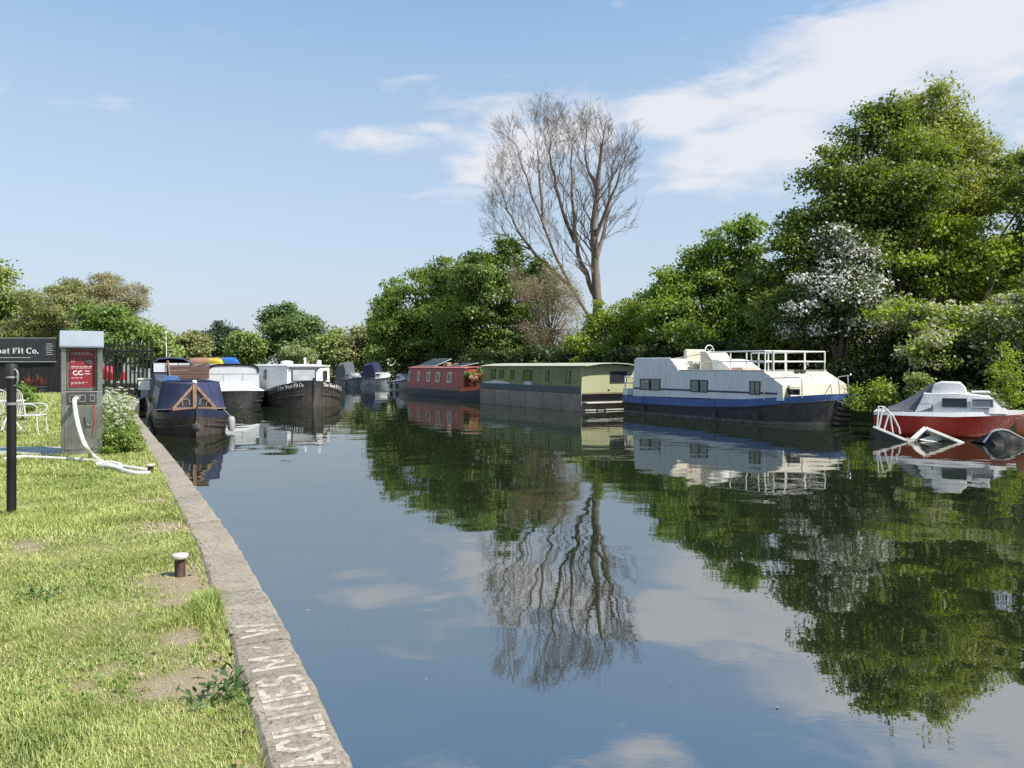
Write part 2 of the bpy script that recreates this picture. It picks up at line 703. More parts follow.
# ---- quay: wall face, coping stones, painted letters
t = NT('coping_stone')
co = t.coords()
n1 = t.noise(co, 2.2, 7, .65)
n2 = t.noise(co, 38, 6, .8)
v = t.n.new('ShaderNodeTexVoronoi')
v.inputs['Scale'].default_value = 85
t.link(co, v.inputs['Vector'])
rp = t.n.new('ShaderNodeObjectInfo')
base = t.mix(t.ramp(n1, .3, .7), (0.245, 0.21, 0.16, 1), (0.38, 0.335, 0.265, 1))
base = t.mix(t.math('MULTIPLY', t.ramp(n2, .46, .62), .85), base, (0.10, 0.082, 0.06, 1))
base = t.mix(t.ramp(v.outputs['Distance'], .34, .1), base, (0.42, 0.365, 0.28, 1), 'MIX')
base = t.mix(t.math('MULTIPLY', rp.outputs['Random'], .35), base, (0.30, 0.245, 0.17, 1))
p = t.new('ShaderNodeBsdfPrincipled', Roughness=.9)
t.link(base, p.inputs['Base Color'])
t.link(t.bump(t.math('ADD', n2, t.math('MULTIPLY', n1, 1.5)), .75, .012), p.inputs['Normal'])
t.surface(p.outputs[0])
STONE = t.mat
t = NT('worn_white_letters')
nW = t.noise(t.coords(), 28, 6, .7)
base = t.mix(t.ramp(nW, .42, .58), (0.50, 0.435, 0.345, 1), (0.30, 0.25, 0.19, 1))
p = t.new('ShaderNodeBsdfPrincipled', Roughness=.85)
t.link(base, p.inputs['Base Color'])
t.link(t.bump(nW, .5, .01), p.inputs['Normal'])
t.surface(p.outputs[0])
LETTER = t.mat

quay = empty('quay_wall', (QL[0].x, QL[0].y, 0))
tag(quay, 'long stone quay wall with worn white letters on its coping', 'quay')
R0 = Vector((QL[0].x, QL[0].y, 0))
m = MB()
ring = [[(q - R0).to_tuple()[:2] + (z,) for z in (GZ - .17, -1.2)] for q in QL[::3]]
m.loft([[(a[0], a[1], a[2]) for a in r] for r in ring], closed=False)
m.build('wall_face', paint('quay_concrete', (.16, .14, .11), .9, var=.3, vs=2, dirt=(.04, .045, .025), damt=.7, bump=.6, bs=20), quay)
joints = [-4, -2.2, -.5, 1.1, 2.35, 4.22, 5.15, 5.83, 7.4, 9.0, 10.3, 11.9, 13.4, 15, 16.6, 18.2, 19.8, 21.6, 23.4, 25.2, 27.2, 29.2, 31.2, 33.4, 36, 38.5]
rq = random.Random(11)
for k in range(len(joints) - 1):
    y0, y1 = joints[k] + .011, joints[k + 1] - .011
    n = max(4, int((y1 - y0) / .10)) if y0 < 14 else 6
    lift = rq.uniform(-.004, .004) if joints[k] > 5 else 0.0
    out = rq.uniform(-.008, .008)
    rings = []
    for i in range(n + 1):
        y = y0 + (y1 - y0) * i / n
        q, tt, inn = quay_at_y(y)
        q = q - R0
        e = rq.uniform(-.012, .008) if 0 < i < n else -.004
        e2 = rq.uniform(-.008, .012)
        top = GZ + .012 + lift
        prof = [(-out + e * .4 + .012, GZ - .17), (-out + e * .4 + .004, top - .045), (-out - e + .010, top - .016), (-out - e + .034, top),
                (CW * .5, top), (CW - .02 + e2, top), (CW + e2, top - .02), (CW + e2, GZ - .17)]
        rings.append([(q + inn * a + Vector((0, 0, z))).to_tuple() for a, z in prof])
    mb = MB()
    mb.loft(rings, True, True, True)
    st = mb.build('coping_stone', STONE, quay, smooth=30)


STROKES = {
    'F': [[(0, 0), (0, 1)], [(0, 1), (.55, 1)], [(0, .52), (.42, .52)]],
    'A': [[(0, 0), (.33, 1), (.66, 0)], [(.12, .33), (.54, .33)]],
    'C': [[(.58, .80), (.42, .98), (.22, .98), (.05, .78), (0, .5), (.05, .22), (.22, .02), (.42, .02), (.58, .20)]],
    'I': [[(.05, 0), (.05, 1)]],
    'L': [[(0, 1), (0, 0)], [(0, 0), (.5, 0)]],
    'T': [[(.28, 0), (.28, 1)], [(0, 1), (.56, 1)]],
    'E': [[(0, 0), (0, 1)], [(0, 1), (.5, 1)], [(0, .52), (.4, .52)], [(0, 0), (.5, 0)]],
    'S': [[(.5, .84), (.36, .98), (.16, .98), (.03, .82), (.06, .62), (.26, .52), (.46, .40), (.5, .18), (.36, .02), (.14, .02), (0, .17)]],
    'M': [[(0, 0), (0, 1), (.36, .25), (.72, 1), (.72, 0)]],
    'W': [[(0, 1), (.2, 0), (.42, .8), (.64, 0), (.84, 1)]],
    "'": [[(0, .45), (.1, .75)]],
}


def lay_text(txt, y_start, y_end, height, inset, name, parent):
    """painted strokes lying on the coping, read going away, their tops inland"""
    segs, x = [], 0.0
    for ch in txt:
        w = max(p[0] for st in STROKES[ch] for p in st)
        for st in STROKES[ch]:
            segs += [((x + a[0], a[1]), (x + b[0], b[1])) for a, b in zip(st, st[1:])]
        x += w + .26
    run = x - .26
    k = (y_end - y_start) / run
    mb = MB()
    hw_ = .0155
    for n_, (a, b) in enumerate(segs):
        A, Bq = Vector((y_start + a[0] * k, a[1] * height, 0)), Vector((y_start + b[0] * k, b[1] * height, 0))
        d = (Bq - A).normalized()
        sdv = Vector((-d.y, d.x, 0)) * hw_
        A, Bq = A - d * hw_ * .8, Bq + d * hw_ * .8
        m_ = max(1, int((Bq - A).length / .04))
        rr_ = []
        for i in range(m_ + 1):
            c = A.lerp(Bq, i / m_)
            row = []
            for q in (c - sdv, c + sdv):
                e, tt, inn = quay_at_y(q.x)
                pos = e - R0 + inn * (inset + q.y)
                row.append((pos.x, pos.y, GZ + .0134 + (n_ % 7) * .0001))
            rr_.append(row)
        mb.loft(rr_, False)
    return mb.build(name, LETTER, parent)


lay_text('FACILITIES', 2.80, 3.74, .185, .065, 'letters', quay)
lay_text('M', 3.86, 4.00, .185, .065, 'letters', quay)
lay_text("'", 4.12, 4.16, .185, .065, 'letters', quay)
lay_text('W', 4.32, 4.50, .185, .065, 'letters', quay)

# ---- path and slab behind the water point
PATHM = paint('path_concrete', (.36, .34, .31), .9, var=.18, vs=3, bump=.4, bs=60, dirt=(.14, .13, .1), damt=.4, streak=False)
m = MB()
m.box(-26, -7.62, 12.9, 14.15, GZ - .2, GZ + .02)
o = m.build('garden_path', PATHM, bevel=.01)
tag(o, 'narrow pale concrete path leading to the water point', 'path', kind='structure')

# =================================================================== FOLIAGE
def leaves(n, cen, nor_out, size, rng, up=.6, droop=.25, aspect=.55, flat=.42, cn=None):
    """n leaf blades (diamonds) at the given centres"""
    a = rng.normal(size=(n, 3)) * .7 + nor_out * .6
    a[:, 2] -= droop
    a /= np.linalg.norm(a, axis=1, keepdims=True) + 1e-9
    nn = rng.normal(size=(n, 3)) * flat + (cn if cn is not None else nor_out * .75)
    if cn is None:
        nn[:, 2] += up
    b = np.cross(nn, a)
    b /= np.linalg.norm(b, axis=1, keepdims=True) + 1e-9
    c = np.cross(a, b)
    L = (size * rng.uniform(.5, 1.45, n))[:, None]
    W = L * aspect
    fold = c * W * .18
    v = np.stack([cen - a * L * .5, cen + b * W * .5 + fold, cen + a * L * .5, cen - b * W * .5 + fold], 1)
    return v.reshape(-1, 3), np.arange(n * 4).reshape(n, 4)


def crown(name, lobes, n_leaf, size, mats, parent, seed, clump=.38, per=70, midx_frac=None, sub=14, shell=(.72, 1.03), flatc=.55, up=.6, droop=.25, aspect=.55, subr=(.24, .42)):
    """foliage: lobes -> smaller lobes -> sprays -> leaves; positions relative to the tree's base"""
    rng = np.random.default_rng(seed)
    lob = np.array(lobes, float)                     # cx cy cz rx ry rz
    subs = []
    for l in lob:
        c, r = l[:3], l[3:6]
        subs.append(np.concatenate([c, r * .66]))
        for _ in range(sub):
            d = rng.normal(size=3)
            d /= np.linalg.norm(d)
            k = rng.uniform(*subr)
            subs.append(np.concatenate([c + d * r * rng.uniform(.5, .97), r * k * rng.uniform(.8, 1.25, 3) * np.array([1, 1, .8])]))
    subs = np.array(subs)
    wgt = (subs[:, 3] * subs[:, 4] * subs[:, 5]) ** (2 / 3)
    wgt[::sub + 1] *= .55
    nc = max(8, n_leaf // per)
    idx = rng.choice(len(subs), nc, p=wgt / wgt.sum())
    d = rng.normal(size=(nc, 3))
    d /= np.linalg.norm(d, axis=1, keepdims=True)
    d[:, 2] = np.where(rng.random(nc) < .5, np.abs(d[:, 2]), d[:, 2])
    rad = rng.uniform(shell[0] ** 2, shell[1] ** 2, nc) ** .5
    # a few wild shoots beyond the outline
    rad *= np.where(rng.random(nc) < .03, rng.uniform(1.05, 1.25, nc), 1)
    cc = subs[idx, :3] + d * subs[idx, 3:6] * rad[:, None]
    cs = clump * rng.uniform(.55, 1.3, nc)
    cnt = rng.poisson(per, nc)
    rep = np.repeat(np.arange(nc), cnt)
    n = len(rep)
    off = np.clip(rng.normal(size=(n, 3)), -1.9, 1.9) * cs[rep][:, None] * .5
    off[:, 2] *= flatc
    off -= d[rep] * 0
    cen = cc[rep] + off
    cen[:, 2] = np.maximum(cen[:, 2], .08)
    cn = d * .5 + rng.normal(size=(nc, 3)) * .2
    cn[:, 2] += up
    dome = off / (cs[rep][:, None] * .5)
    dome[:, 2] /= flatc
    dome /= np.linalg.norm(dome, axis=1, keepdims=True) + 1e-6
    cl = cn[rep] * .8 + dome * .85
    cl /= np.linalg.norm(cl, axis=1, keepdims=True) + 1e-6
    v, q = leaves(n, cen, d[rep] * .6 + dome * .6, size, rng, up, droop, aspect, flat=.34, cn=cl)
    mi = None
    if midx_frac is not None:
        # whole sprays of blossom
        flower = rng.random(nc) < midx_frac
        mi = ((flower[rep]) & (rng.random(n) < .8)).astype(int)
    return np_mesh(name, v, q, mats, parent, mi), subs


def limbs(mb, base, top, r0, targets, seed, crook=.08):
    """a trunk and limbs reaching towards the lobes"""
    rg = random.Random(seed)
    base, top = Vector(base), Vector(top)
    H = (top - base).length
    pts = []
    for i in range(8):
        k = i / 7
        pts.append(base.lerp(top, k) + Vector((rg.uniform(-1, 1), rg.uniform(-1, 1), 0)) * crook * H * .35 * math.sin(k * PI))
    rad = [r0 * (1.25 if i == 0 else 1) * (1 - .8 * i / 7) for i in range(8)]
    mb.tube(pts, rad, 9)
    for tg in targets:
        tg = Vector(tg)
        k = rg.uniform(.18, .72)
        j = int(k * 7)
        s = pts[j]
        mid = s.lerp(tg, .5) + Vector((rg.uniform(-.1, .1), rg.uniform(-.1, .1), .1)) * (tg - s).length
        q = [s, s.lerp(mid, .5) + Vector((0, 0, .03)), mid, mid.lerp(tg, .55), tg]
        rr_ = rad[j] * .55
        mb.tube(q, [rr_, rr_ * .8, rr_ * .55, rr_ * .35, rr_ * .12], 6)


def tree(name, label, cat, foot, Y, lobes_px, n_leaf, size, mats, seed, group=None, trunk=.3, bark=None, depth=1.0, crown_name='crown', trunk_top=None, **kw):
    """foot: photo column of the trunk; lobes_px: (px, py, rx, ry) measured in the photograph at depth Y"""
    rg = random.Random(seed)
    k = Y / F
    bx = (foot - CX) * k
    root = empty(name, (bx, Y, GZ - .03))
    tag(root, label, cat, group)
    lobes = []
    for (px, py, rx, ry) in lobes_px:
        pz = CZ + (HY - py) * k - GZ
        r = (rx + ry) / 2 * k * depth
        lobes.append(((px - CX) * k - bx, rg.uniform(-.5, .5) * r, pz, rx * k, r, ry * k))
    cr, subs = crown(crown_name, lobes, n_leaf, size, mats, root, seed, **kw)
    if trunk:
        zt = max(l[2] for l in lobes)
        xm = sum(l[0] for l in lobes) / len(lobes)
        top = trunk_top or (xm * .6, 0, zt * .95)
        mb = MB()
        tg = [l[:3] for l in lobes] + [tuple(s[:3]) for s in subs[::3]]
        limbs(mb, (0, 0, -.1), top, trunk, tg, seed)
        mb.build('trunk', bark or BARK, root, smooth=60)
    return root


DARK = leaf_mat('maple_leaves', (0.071, 0.116, 0.018), (0.208, 0.276, 0.038), trans=.46)
BRIGHT = leaf_mat('fresh_leaves', (0.142, 0.217, 0.020), (0.334, 0.435, 0.050), trans=.46)
ASH = leaf_mat('ash_leaves', (0.157, 0.214, 0.032), (0.343, 0.379, 0.078), trans=.46)
OLIVE = leaf_mat('olive_leaves', (0.164, 0.196, 0.056), (0.328, 0.328, 0.118), trans=.3)  # olive lightened to paint haze over the distant trees
TAN = leaf_mat('budding_twigs', (.22, .205, .09), (.36, .32, .155), trans=.2)  # tan kept pale, haze put into the colour
BROWN = leaf_mat('dry_twig_leaves', (0.184, 0.145, 0.083), (0.370, 0.300, 0.174), (0.12, 0.15, 0.04), trans=.2)
FARG = leaf_mat('far_leaves', (0.146, 0.220, 0.045), (0.302, 0.386, 0.094), trans=.3, clump=.25)
FARD = leaf_mat('far_dark_leaves', (0.073, 0.127, 0.035), (0.162, 0.239, 0.062), trans=.3, clump=.25)
FARL = leaf_mat('far_haze_leaves', (0.197, 0.259, 0.061), (0.319, 0.380, 0.091), trans=.3, clump=.25)  # light green raised in colour to stand for hazy air
BLOSSOM = leaf_mat('white_blossom', (0.50, 0.50, 0.43), (0.74, 0.74, 0.68), trans=.25, gloss=.0)
CREAM = leaf_mat('cream_blossom', (0.34, 0.35, 0.20), (0.52, 0.52, 0.34), trans=.25, gloss=.0)
SHADEG = leaf_mat('undergrowth_shade_leaves', (0.030, 0.054, 0.011), (0.078, 0.111, 0.020), trans=.46)  # green darkened to paint the shade under the trees

# ---- the tall trees on the right bank
tree('maple_tree', 'tall dark green maple above the white and blue boat', 'tree', 868, 34.5,
     [(884, 140, 42, 36), (840, 186, 38, 38), (868, 205, 58, 50), (808, 244, 38, 40), (850, 255, 62, 48), (778, 290, 34, 40), (905, 190, 46, 52),
      (830, 315, 60, 44), (780, 338, 32, 36), (902, 265, 50, 50), (895, 335, 60, 42), (888, 116, 24, 22)],
     92000, .150, DARK, 101, trunk=.34, clump=.72, per=105, aspect=.72, sub=15)
tree('ash_tree', 'tallest light green tree with feathery top on the right', 'tree', 950, 38.5,
     [(928, 114, 32, 26), (956, 134, 36, 32), (910, 150, 34, 34), (955, 180, 52, 50), (990, 185, 38, 48), (925, 215, 46, 56), (985, 245, 52, 50),
      (945, 285, 58, 46), (1005, 300, 48, 44), (975, 345, 60, 40)],
     88000, .19, ASH, 102, trunk=.32, clump=.75, per=95, aspect=.40, sub=15, droop=.5)
tree('maple_tree', 'bright leaved young maple in front of the tallest tree', 'tree', 948, 33,
     [(945, 235, 38, 28), (930, 275, 44, 24), (965, 290, 42, 24), (935, 312, 42, 20), (975, 262, 30, 24)],
     20000, .155, BRIGHT, 103, trunk=.16, clump=.6, per=95, aspect=.72, sub=12)
tree('oak_tree', 'dark tree reaching in at the right edge of the picture', 'tree', 1062, 32,
     [(1052, 205, 40, 34), (1080, 170, 60, 50), (1075, 260, 62, 60), (1110, 300, 70, 70), (1050, 320, 44, 50)],
     34000, .17, DARK, 104, trunk=.3, clump=.6, per=95, aspect=.6)
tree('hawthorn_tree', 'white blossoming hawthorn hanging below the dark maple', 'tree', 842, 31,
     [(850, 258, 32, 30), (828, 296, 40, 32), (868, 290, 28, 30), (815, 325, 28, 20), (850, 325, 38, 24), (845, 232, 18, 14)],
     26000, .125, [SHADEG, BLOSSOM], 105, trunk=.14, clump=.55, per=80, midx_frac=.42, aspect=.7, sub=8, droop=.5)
tree('hawthorn_tree', 'cream blossoming hawthorn at the far right behind the red boat', 'tree', 985, 28,
     [(915, 315, 40, 20), (960, 322, 48, 30), (1010, 318, 40, 30), (1045, 345, 40, 40), (985, 350, 46, 26), (930, 345, 32, 20), (1075, 320, 40, 40)],
     34000, .125, [BRIGHT, CREAM], 106, trunk=.16, clump=.5, per=80, midx_frac=.52, aspect=.7, sub=8)
tree('sycamore_tree', 'bushy sycamore left of the maple with a lit pointed top', 'tree', 716, 43,
     [(748, 238, 18, 22), (735, 268, 34, 34), (705, 262, 26, 26), (690, 300, 38, 36), (742, 318, 46, 40), (668, 325, 26, 28), (705, 340, 52, 28), (765, 300, 30, 40), (668, 285, 14, 14)],
     64000, .165, leaf_mat('sycamore_leaves', (0.092, 0.174, 0.024), (0.266, 0.378, 0.053), trans=.46), 107, trunk=.26, clump=.65, per=95, aspect=.7)
tree('elder_bush', 'rounded light green bush right of the bare tree', 'bush', 622, 47,
     [(622, 318, 26, 24), (600, 333, 24, 22), (645, 335, 26, 26), (585, 348, 20, 14), (630, 352, 40, 16)],
     24000, .16, BRIGHT, 108, trunk=.12, clump=.6, per=85, aspect=.6)
tree('hawthorn_bush', 'brown twiggy half dead bush below the bare tree', 'bush', 548, 52,
     [(535, 305, 24, 26), (560, 290, 24, 24), (545, 335, 36, 24), (568, 318, 18, 28), (520, 280, 14, 16), (575, 345, 22, 16)],
     26000, .15, BROWN, 109, trunk=.15, clump=.7, per=105, aspect=.16, sub=10, flatc=.9, up=.1, droop=-.2)
tree('sycamore_tree', 'large dark domed tree left of the bare tree', 'tree', 500, 59,
     [(510, 268, 38, 30), (490, 292, 42, 36), (532, 290, 26, 30), (470, 325, 36, 34), (510, 335, 50, 32), (472, 280, 24, 24)],
     58000, .21, leaf_mat('dark_dome_leaves', (0.065, 0.124, 0.022), (0.185, 0.269, 0.037), trans=.46), 110, trunk=.3, clump=.8, per=95, aspect=.66)
tree('sycamore_tree', 'broad green tree sloping down to the far moored cruisers', 'tree', 425, 67,
     [(432, 288, 30, 24), (408, 302, 25, 22), (454, 280, 28, 24), (388, 318, 16, 22), (420, 330, 46, 30), (395, 342, 22, 20), (455, 320, 30, 40)],
     54000, .22, leaf_mat('sloping_leaves', (0.102, 0.178, 0.026), (0.258, 0.355, 0.052), trans=.46), 111, trunk=.3, clump=.85, per=85, aspect=.66)

# understory in the shade along the right bank
SH = [(905, 30.5, 60, 40), (860, 32, 60, 44), (800, 34, 55, 44), (760, 36.5, 50, 40), (715, 39, 50, 38), (675, 42, 45, 34), (630, 45, 45, 30), (585, 47.5, 40, 26),
      (540, 50, 40, 26), (500, 55, 40, 26), (460, 60, 40, 26), (425, 66, 36, 24), (960, 28.5, 55, 40), (1015, 27, 50, 40), (1075, 26, 60, 50)]
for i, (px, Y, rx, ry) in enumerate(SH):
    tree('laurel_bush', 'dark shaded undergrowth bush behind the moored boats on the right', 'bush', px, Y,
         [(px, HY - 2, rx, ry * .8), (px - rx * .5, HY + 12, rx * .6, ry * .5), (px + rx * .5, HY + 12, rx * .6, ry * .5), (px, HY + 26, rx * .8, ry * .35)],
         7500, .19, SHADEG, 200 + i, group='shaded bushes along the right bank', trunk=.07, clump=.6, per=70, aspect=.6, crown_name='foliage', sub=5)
for i, (px, py, Y, rx, ry, lab, mt) in enumerate([
        (858, 399, 25.6, 14, 12, 'small light green shrub beside the bow of the blue and white boat', BRIGHT),
        (886, 394, 25.2, 16, 13, 'small light green shrub behind the grey canopy of the red boat', BRIGHT),
        (918, 384, 25.0, 10, 11, 'small yellow green sapling behind the red boat hood', FARL),
        (1006, 376, 24.6, 16, 36, 'tall bright green shrub at the right edge behind the red boat', BRIGHT),
        (975, 398, 24.2, 22, 10, 'low cream green shrub behind the red boat windows', leaf_mat('pale_shrub_leaves', (.12, .16, .05), (.22, .25, .10)))]):
    tree('shrub', lab, 'bush', px, Y, [(px, py, rx, ry), (px - rx * .5, py + ry * .5, rx * .6, ry * .6), (px + rx * .5, py + ry * .6, rx * .6, ry * .6)],
         2600, .10, mt, 230 + i, trunk=.03, clump=.28, per=62, aspect=.5, crown_name='foliage', sub=6)

# ---- the bare tree
def bare_tree():
    Y = 60.0
    k = Y / F
    bx = (597 - CX) * k
    root = empty('bare_tree', (bx, Y, GZ - .03))
    tag(root, 'tall leafless tree with fine upward twigs above the green boat', 'tree')
    rg = random.Random(21)

    def P(px, py, d=0.0):
        return Vector(((px - CX) * k - bx, d, CZ + (HY - py) * k - GZ))
    tr, tw = MB(), MB()
    n_tw = [0]

    def inside(q, lim):
        px, py = CX + (q.x + bx) / k, HY - (q.z + GZ - CZ) / k
        u, v = (px - 560) / 82.0, (py - 200) / 103.0
        return u * u + v * v < lim and abs(q.y) < 6.5

    def twig(s, d, L, r, lev):
        L *= rg.uniform(.7, 1.1)
        lim = rg.gauss(1, .16)
        n = (6, 5, 4, 3)[lev]
        dd = d.normalized()
        pts = [s]
        for i in range(n):
            dd = (dd + Vector((rg.gauss(0, .075), rg.gauss(0, .075), rg.gauss(.05, .05)))).normalized()
            q = pts[-1] + dd * L / n
            if not inside(q, lim):
                break
            pts.append(q)
        n = len(pts) - 1
        if n < 1:
            return
        rad = [max(.0065, r * (1 - .8 * i / n)) for i in range(n + 1)]
        tw.tube(pts, rad, 4 if lev == 0 else 3, cap=False)
        n_tw[0] += 1
        if lev >= 3:
            return
        for c in range((6, 4, 3)[lev]):
            q = rg.uniform(.22, 1.0)
            jj = min(n - 1, int(q * n))
            st = pts[jj].lerp(pts[jj + 1], min(1, q * n - jj))
            dl = (pts[jj + 1] - pts[jj]).normalized()
            ax = dl.orthogonal()
            ax.rotate(Matrix.Rotation(rg.uniform(0, 2 * PI), 3, dl))
            nd = (dl + ax * rg.uniform(.35, .75) + Vector((0, 0, .1))).normalized()
            twig(st, nd, L * rg.uniform(.40, .62), max(.0075, r * .42), lev + 1)

    limbs_px = [
        ([(597, 372, 0), (598, 330, 0), (597, 290, .1), (594, 255, 0), (592, 225, -.3), (596, 195, -.6), (599, 165, -.9), (600, 145, -.9)], .46),
        ([(597, 300, 0), (585, 272, .3), (576, 240, .8), (574, 200, 1.2), (572, 165, 1.5), (575, 140, 1.6)], .21),
        ([(592, 320, 0), (572, 290, -.5), (556, 262, -1), (543, 232, -1.6), (532, 200, -2.1), (522, 176, -2.5), (516, 155, -2.7)], .145),
        ([(575, 292, -.4), (552, 268, .6), (530, 246, 1.5), (514, 218, 2.1), (504, 196, 2.5), (500, 178, 2.8)], .17),
        ([(594, 268, 0), (604, 240, .8), (611, 205, 1.6), (614, 175, 2.2), (618, 150, 2.6)], .19),
        ([(593, 240, -.2), (604, 212, -1.2), (613, 190, -2.1), (619, 170, -2.8)], .15),
        ([(576, 240, .8), (562, 210, .2), (553, 175, -.3), (549, 150, -.5), (550, 138, -.6)], .16),
        ([(543, 232, -1.6), (540, 195, -1.2), (538, 165, -.8), (537, 150, -.6)], .13),
        ([(530, 246, 1.5), (512, 236, 2.2), (502, 224, 2.8), (495, 210, 3.2)], .09),
        ([(596, 190, -.6), (586, 165, 0), (585, 145, .4), (588, 130, .6)], .13),
    ]
    for li, (pl, r) in enumerate(limbs_px):
        pts = [P(*q) for q in pl]
        # smooth
        fine = []
        for a, b in zip(pts, pts[1:]):
            for i in range(3):
                fine.append(a.lerp(b, i / 3))
        fine.append(pts[-1])
        for _ in range(3):
            fine = [fine[0]] + [(fine[i - 1] + fine[i] * 2 + fine[i + 1]) / 4 for i in range(1, len(fine) - 1)] + [fine[-1]]
        fine = [q + Vector((rg.gauss(0, .05), rg.gauss(0, .05), 0)) for q in fine]
        n = len(fine)
        rad = [r * (1.2 if (i == 0 and li == 0) else 1) * (1 - .8 * i / (n - 1)) for i in range(n)]
        tr.tube(fine, rad, 8, cap=False)
        for i in range(int(n * .30), n):
            for _ in range(2 if i < n - 1 else 3):
                if rg.random() < .35 and i < n - 1:
                    continue
                dd = (fine[i] - fine[i - 1]).normalized()
                ax = dd.orthogonal()
                ax.rotate(Matrix.Rotation(rg.uniform(0, 2 * PI), 3, dd))
                nd = (dd + ax * rg.uniform(.35, .8) + Vector((0, 0, .15))).normalized()
                twig(fine[i], nd, rg.uniform(2.6, 4.4), max(.022, rad[i] * .38), 0)
    tr.build('trunk', BARK_PALE, root, smooth=60)
    tw.build('crown', paint('twig_bark', (.25, .195, .155), .9, var=.25, vs=2, bump=0), root)
    return n_tw[0]


print('twigs', bare_tree())

# ---- trees in the distance and on the left bank
far = [
    ('lime_tree', 'round dark green tree standing alone in the middle distance', 293, 130, [(293, 328, 28, 24), (276, 342, 18, 18), (312, 342, 16, 20), (295, 348, 34, 14), (285, 318, 18, 14)], 26000, .46, FARD, {}),
    ('yew_tree', 'dark low rounded tree left of the lone round tree', 222, 150, [(222, 338, 20, 16), (208, 346, 14, 14), (236, 346, 12, 16)], 13000, .48, leaf_mat('yew_leaves', (0.042, 0.077, 0.042), (0.070, 0.119, 0.063)), {}),
    ('willow_tree', 'hazy olive tree beyond the kayaks on the roof', 190, 142, [(190, 342, 15, 16), (178, 352, 12, 12), (200, 350, 12, 14)], 9000, .44, OLIVE, {}),
    ('lime_tree', 'small light green tree between the two dark far trees', 247, 126, [(246, 342, 14, 13), (240, 354, 16, 10), (255, 352, 10, 12)], 9000, .42, FARG, {}),
    ('hawthorn_bush', 'pale blossoming bush at the foot of the round far tree', 297, 112, [(297, 352, 15, 11), (286, 358, 8, 7), (308, 357, 9, 8)], 5000, .24, [FARG, CREAM], {'midx_frac': .4}),
    ('willow_tree', 'yellow green low tree right of the round far tree', 334, 118, [(334, 346, 16, 16), (325, 356, 14, 10), (346, 350, 14, 14)], 11000, .40, FARL, {}),
    ('hawthorn_tree', 'olive green tree above the far navy canopied cruiser', 360, 100, [(358, 342, 16, 16), (372, 346, 14, 20), (348, 356, 16, 12), (370, 360, 18, 10)], 13000, .34, OLIVE, {}),
    ('lime_tree', 'green tree standing at the far end of the canal', 385, 92, [(382, 330, 14, 20), (392, 350, 16, 18), (378, 358, 14, 14)], 12000, .33, FARG, {}),
    ('poplar_tree', 'light green tree at the left edge above the black sign', 2, 70, [(0, 290, 34, 28), (-24, 312, 40, 36), (22, 318, 30, 28), (10, 338, 40, 20), (-60, 300, 50, 50)], 40000, .30, FARL, {}),
    ('willow_bush', 'grey olive twiggy bush behind the stainless water point', 62, 60, [(58, 312, 32, 24), (86, 312, 26, 24), (34, 328, 28, 20), (65, 335, 50, 20), (70, 295, 20, 14)], 34000, .22, OLIVE, {'aspect': .3}),
    ('oak_tree', 'brownish budding tree highest on the left skyline', 110, 84, [(108, 296, 30, 19), (130, 302, 18, 16), (86, 300, 20, 18), (115, 318, 36, 22), (98, 288, 18, 12)], 30000, .24, TAN, {'aspect': .3, 'per': 40}),
    ('lime_tree', 'bright green bush rising behind the black palisade fence', 118, 54, [(112, 324, 24, 16), (96, 328, 18, 18), (132, 336, 20, 16), (118, 346, 36, 18)], 22000, .22, leaf_mat('sunny_leaves', (0.113, 0.189, 0.032), (0.216, 0.304, 0.057), trans=.4), {}),
    ('lime_tree', 'mid green bush between the palisade and the moored boats', 158, 62, [(155, 340, 14, 14), (150, 354, 16, 14), (170, 356, 14, 12)], 12000, .25, FARG, {}),
]
for i, (nm, lab, foot, Y, lob, n, sz, mt, kw) in enumerate(far):
    kk = dict(clump=sz * 3.2, per=62, aspect=.6, sub=8)
    kk.update(kw)
    tree(nm, lab, 'bush' if 'bush' in nm else 'tree', foot, Y, lob, n, sz, mt, 300 + i, trunk=.25 if 'tree' in nm else .1, **kk)

# wood beyond, seen as one mass
lob = []
rg = random.Random(5)
for px in range(-500, 470, 14):
    Y = rg.uniform(165, 200)
    k = Y / F
    r = rg.uniform(9, 15)
    lob.append(((px - CX) * k, Y, rg.uniform(1.5, 3.5), r * k * 1.2, r * k, r * k * .9))
for px in range(440, 1700, 26):
    Y = rg.uniform(75, 110)
    k = Y / F
    r = rg.uniform(24, 40)
    lob.append(((px - CX) * k, Y, rg.uniform(1.5, 3.5), r * k, r * k, r * k))
o, _ = crown('distant_wood', lob, 90000, .75, FARD, None, 77, clump=1.5, per=62, sub=3)
o.location.z = GZ
tag(o, 'continuous belt of distant woodland on the skyline', 'woodland', kind='stuff')

# ===================================================================== BOATS
BLACKHULL = paint('black_hull_paint', (.022, .022, .024), .42, var=.3, vs=2, dirt=(.10, .085, .065), damt=.45, bump=.15)
BROWNHULL = paint('brown_black_hull', (.040, .032, .026), .5, var=.35, vs=2, dirt=(.16, .125, .095), damt=.5, bump=.2)  # brown black base with paler brown runs
WHITEP = paint('white_boat_paint', (.74, .73, .70), .4, var=.05, vs=1.2, dirt=(.40, .35, .26), damt=.45, bump=.05)
CREAMP = paint('cream_boat_paint', (.58, .535, .43), .45, var=.05, vs=1.2, dirt=(.45, .38, .26), damt=.3, bump=.05)
BLUEP = paint('blue_boat_paint', (.06, .125, .32), .4, var=.14, vs=1.5, dirt=(.16, .20, .28), damt=.35, bump=.08)
DBLUE = paint('dark_blue_stripe', (.030, .038, .11), .4, var=.1)
GREYP = paint('grey_paint', (.30, .31, .32), .5, var=.1, dirt=(.14, .13, .11))
STEEL = paint('galvanised_steel', (.42, .45, .48), .4, metal=.7, var=.15, bump=.05)
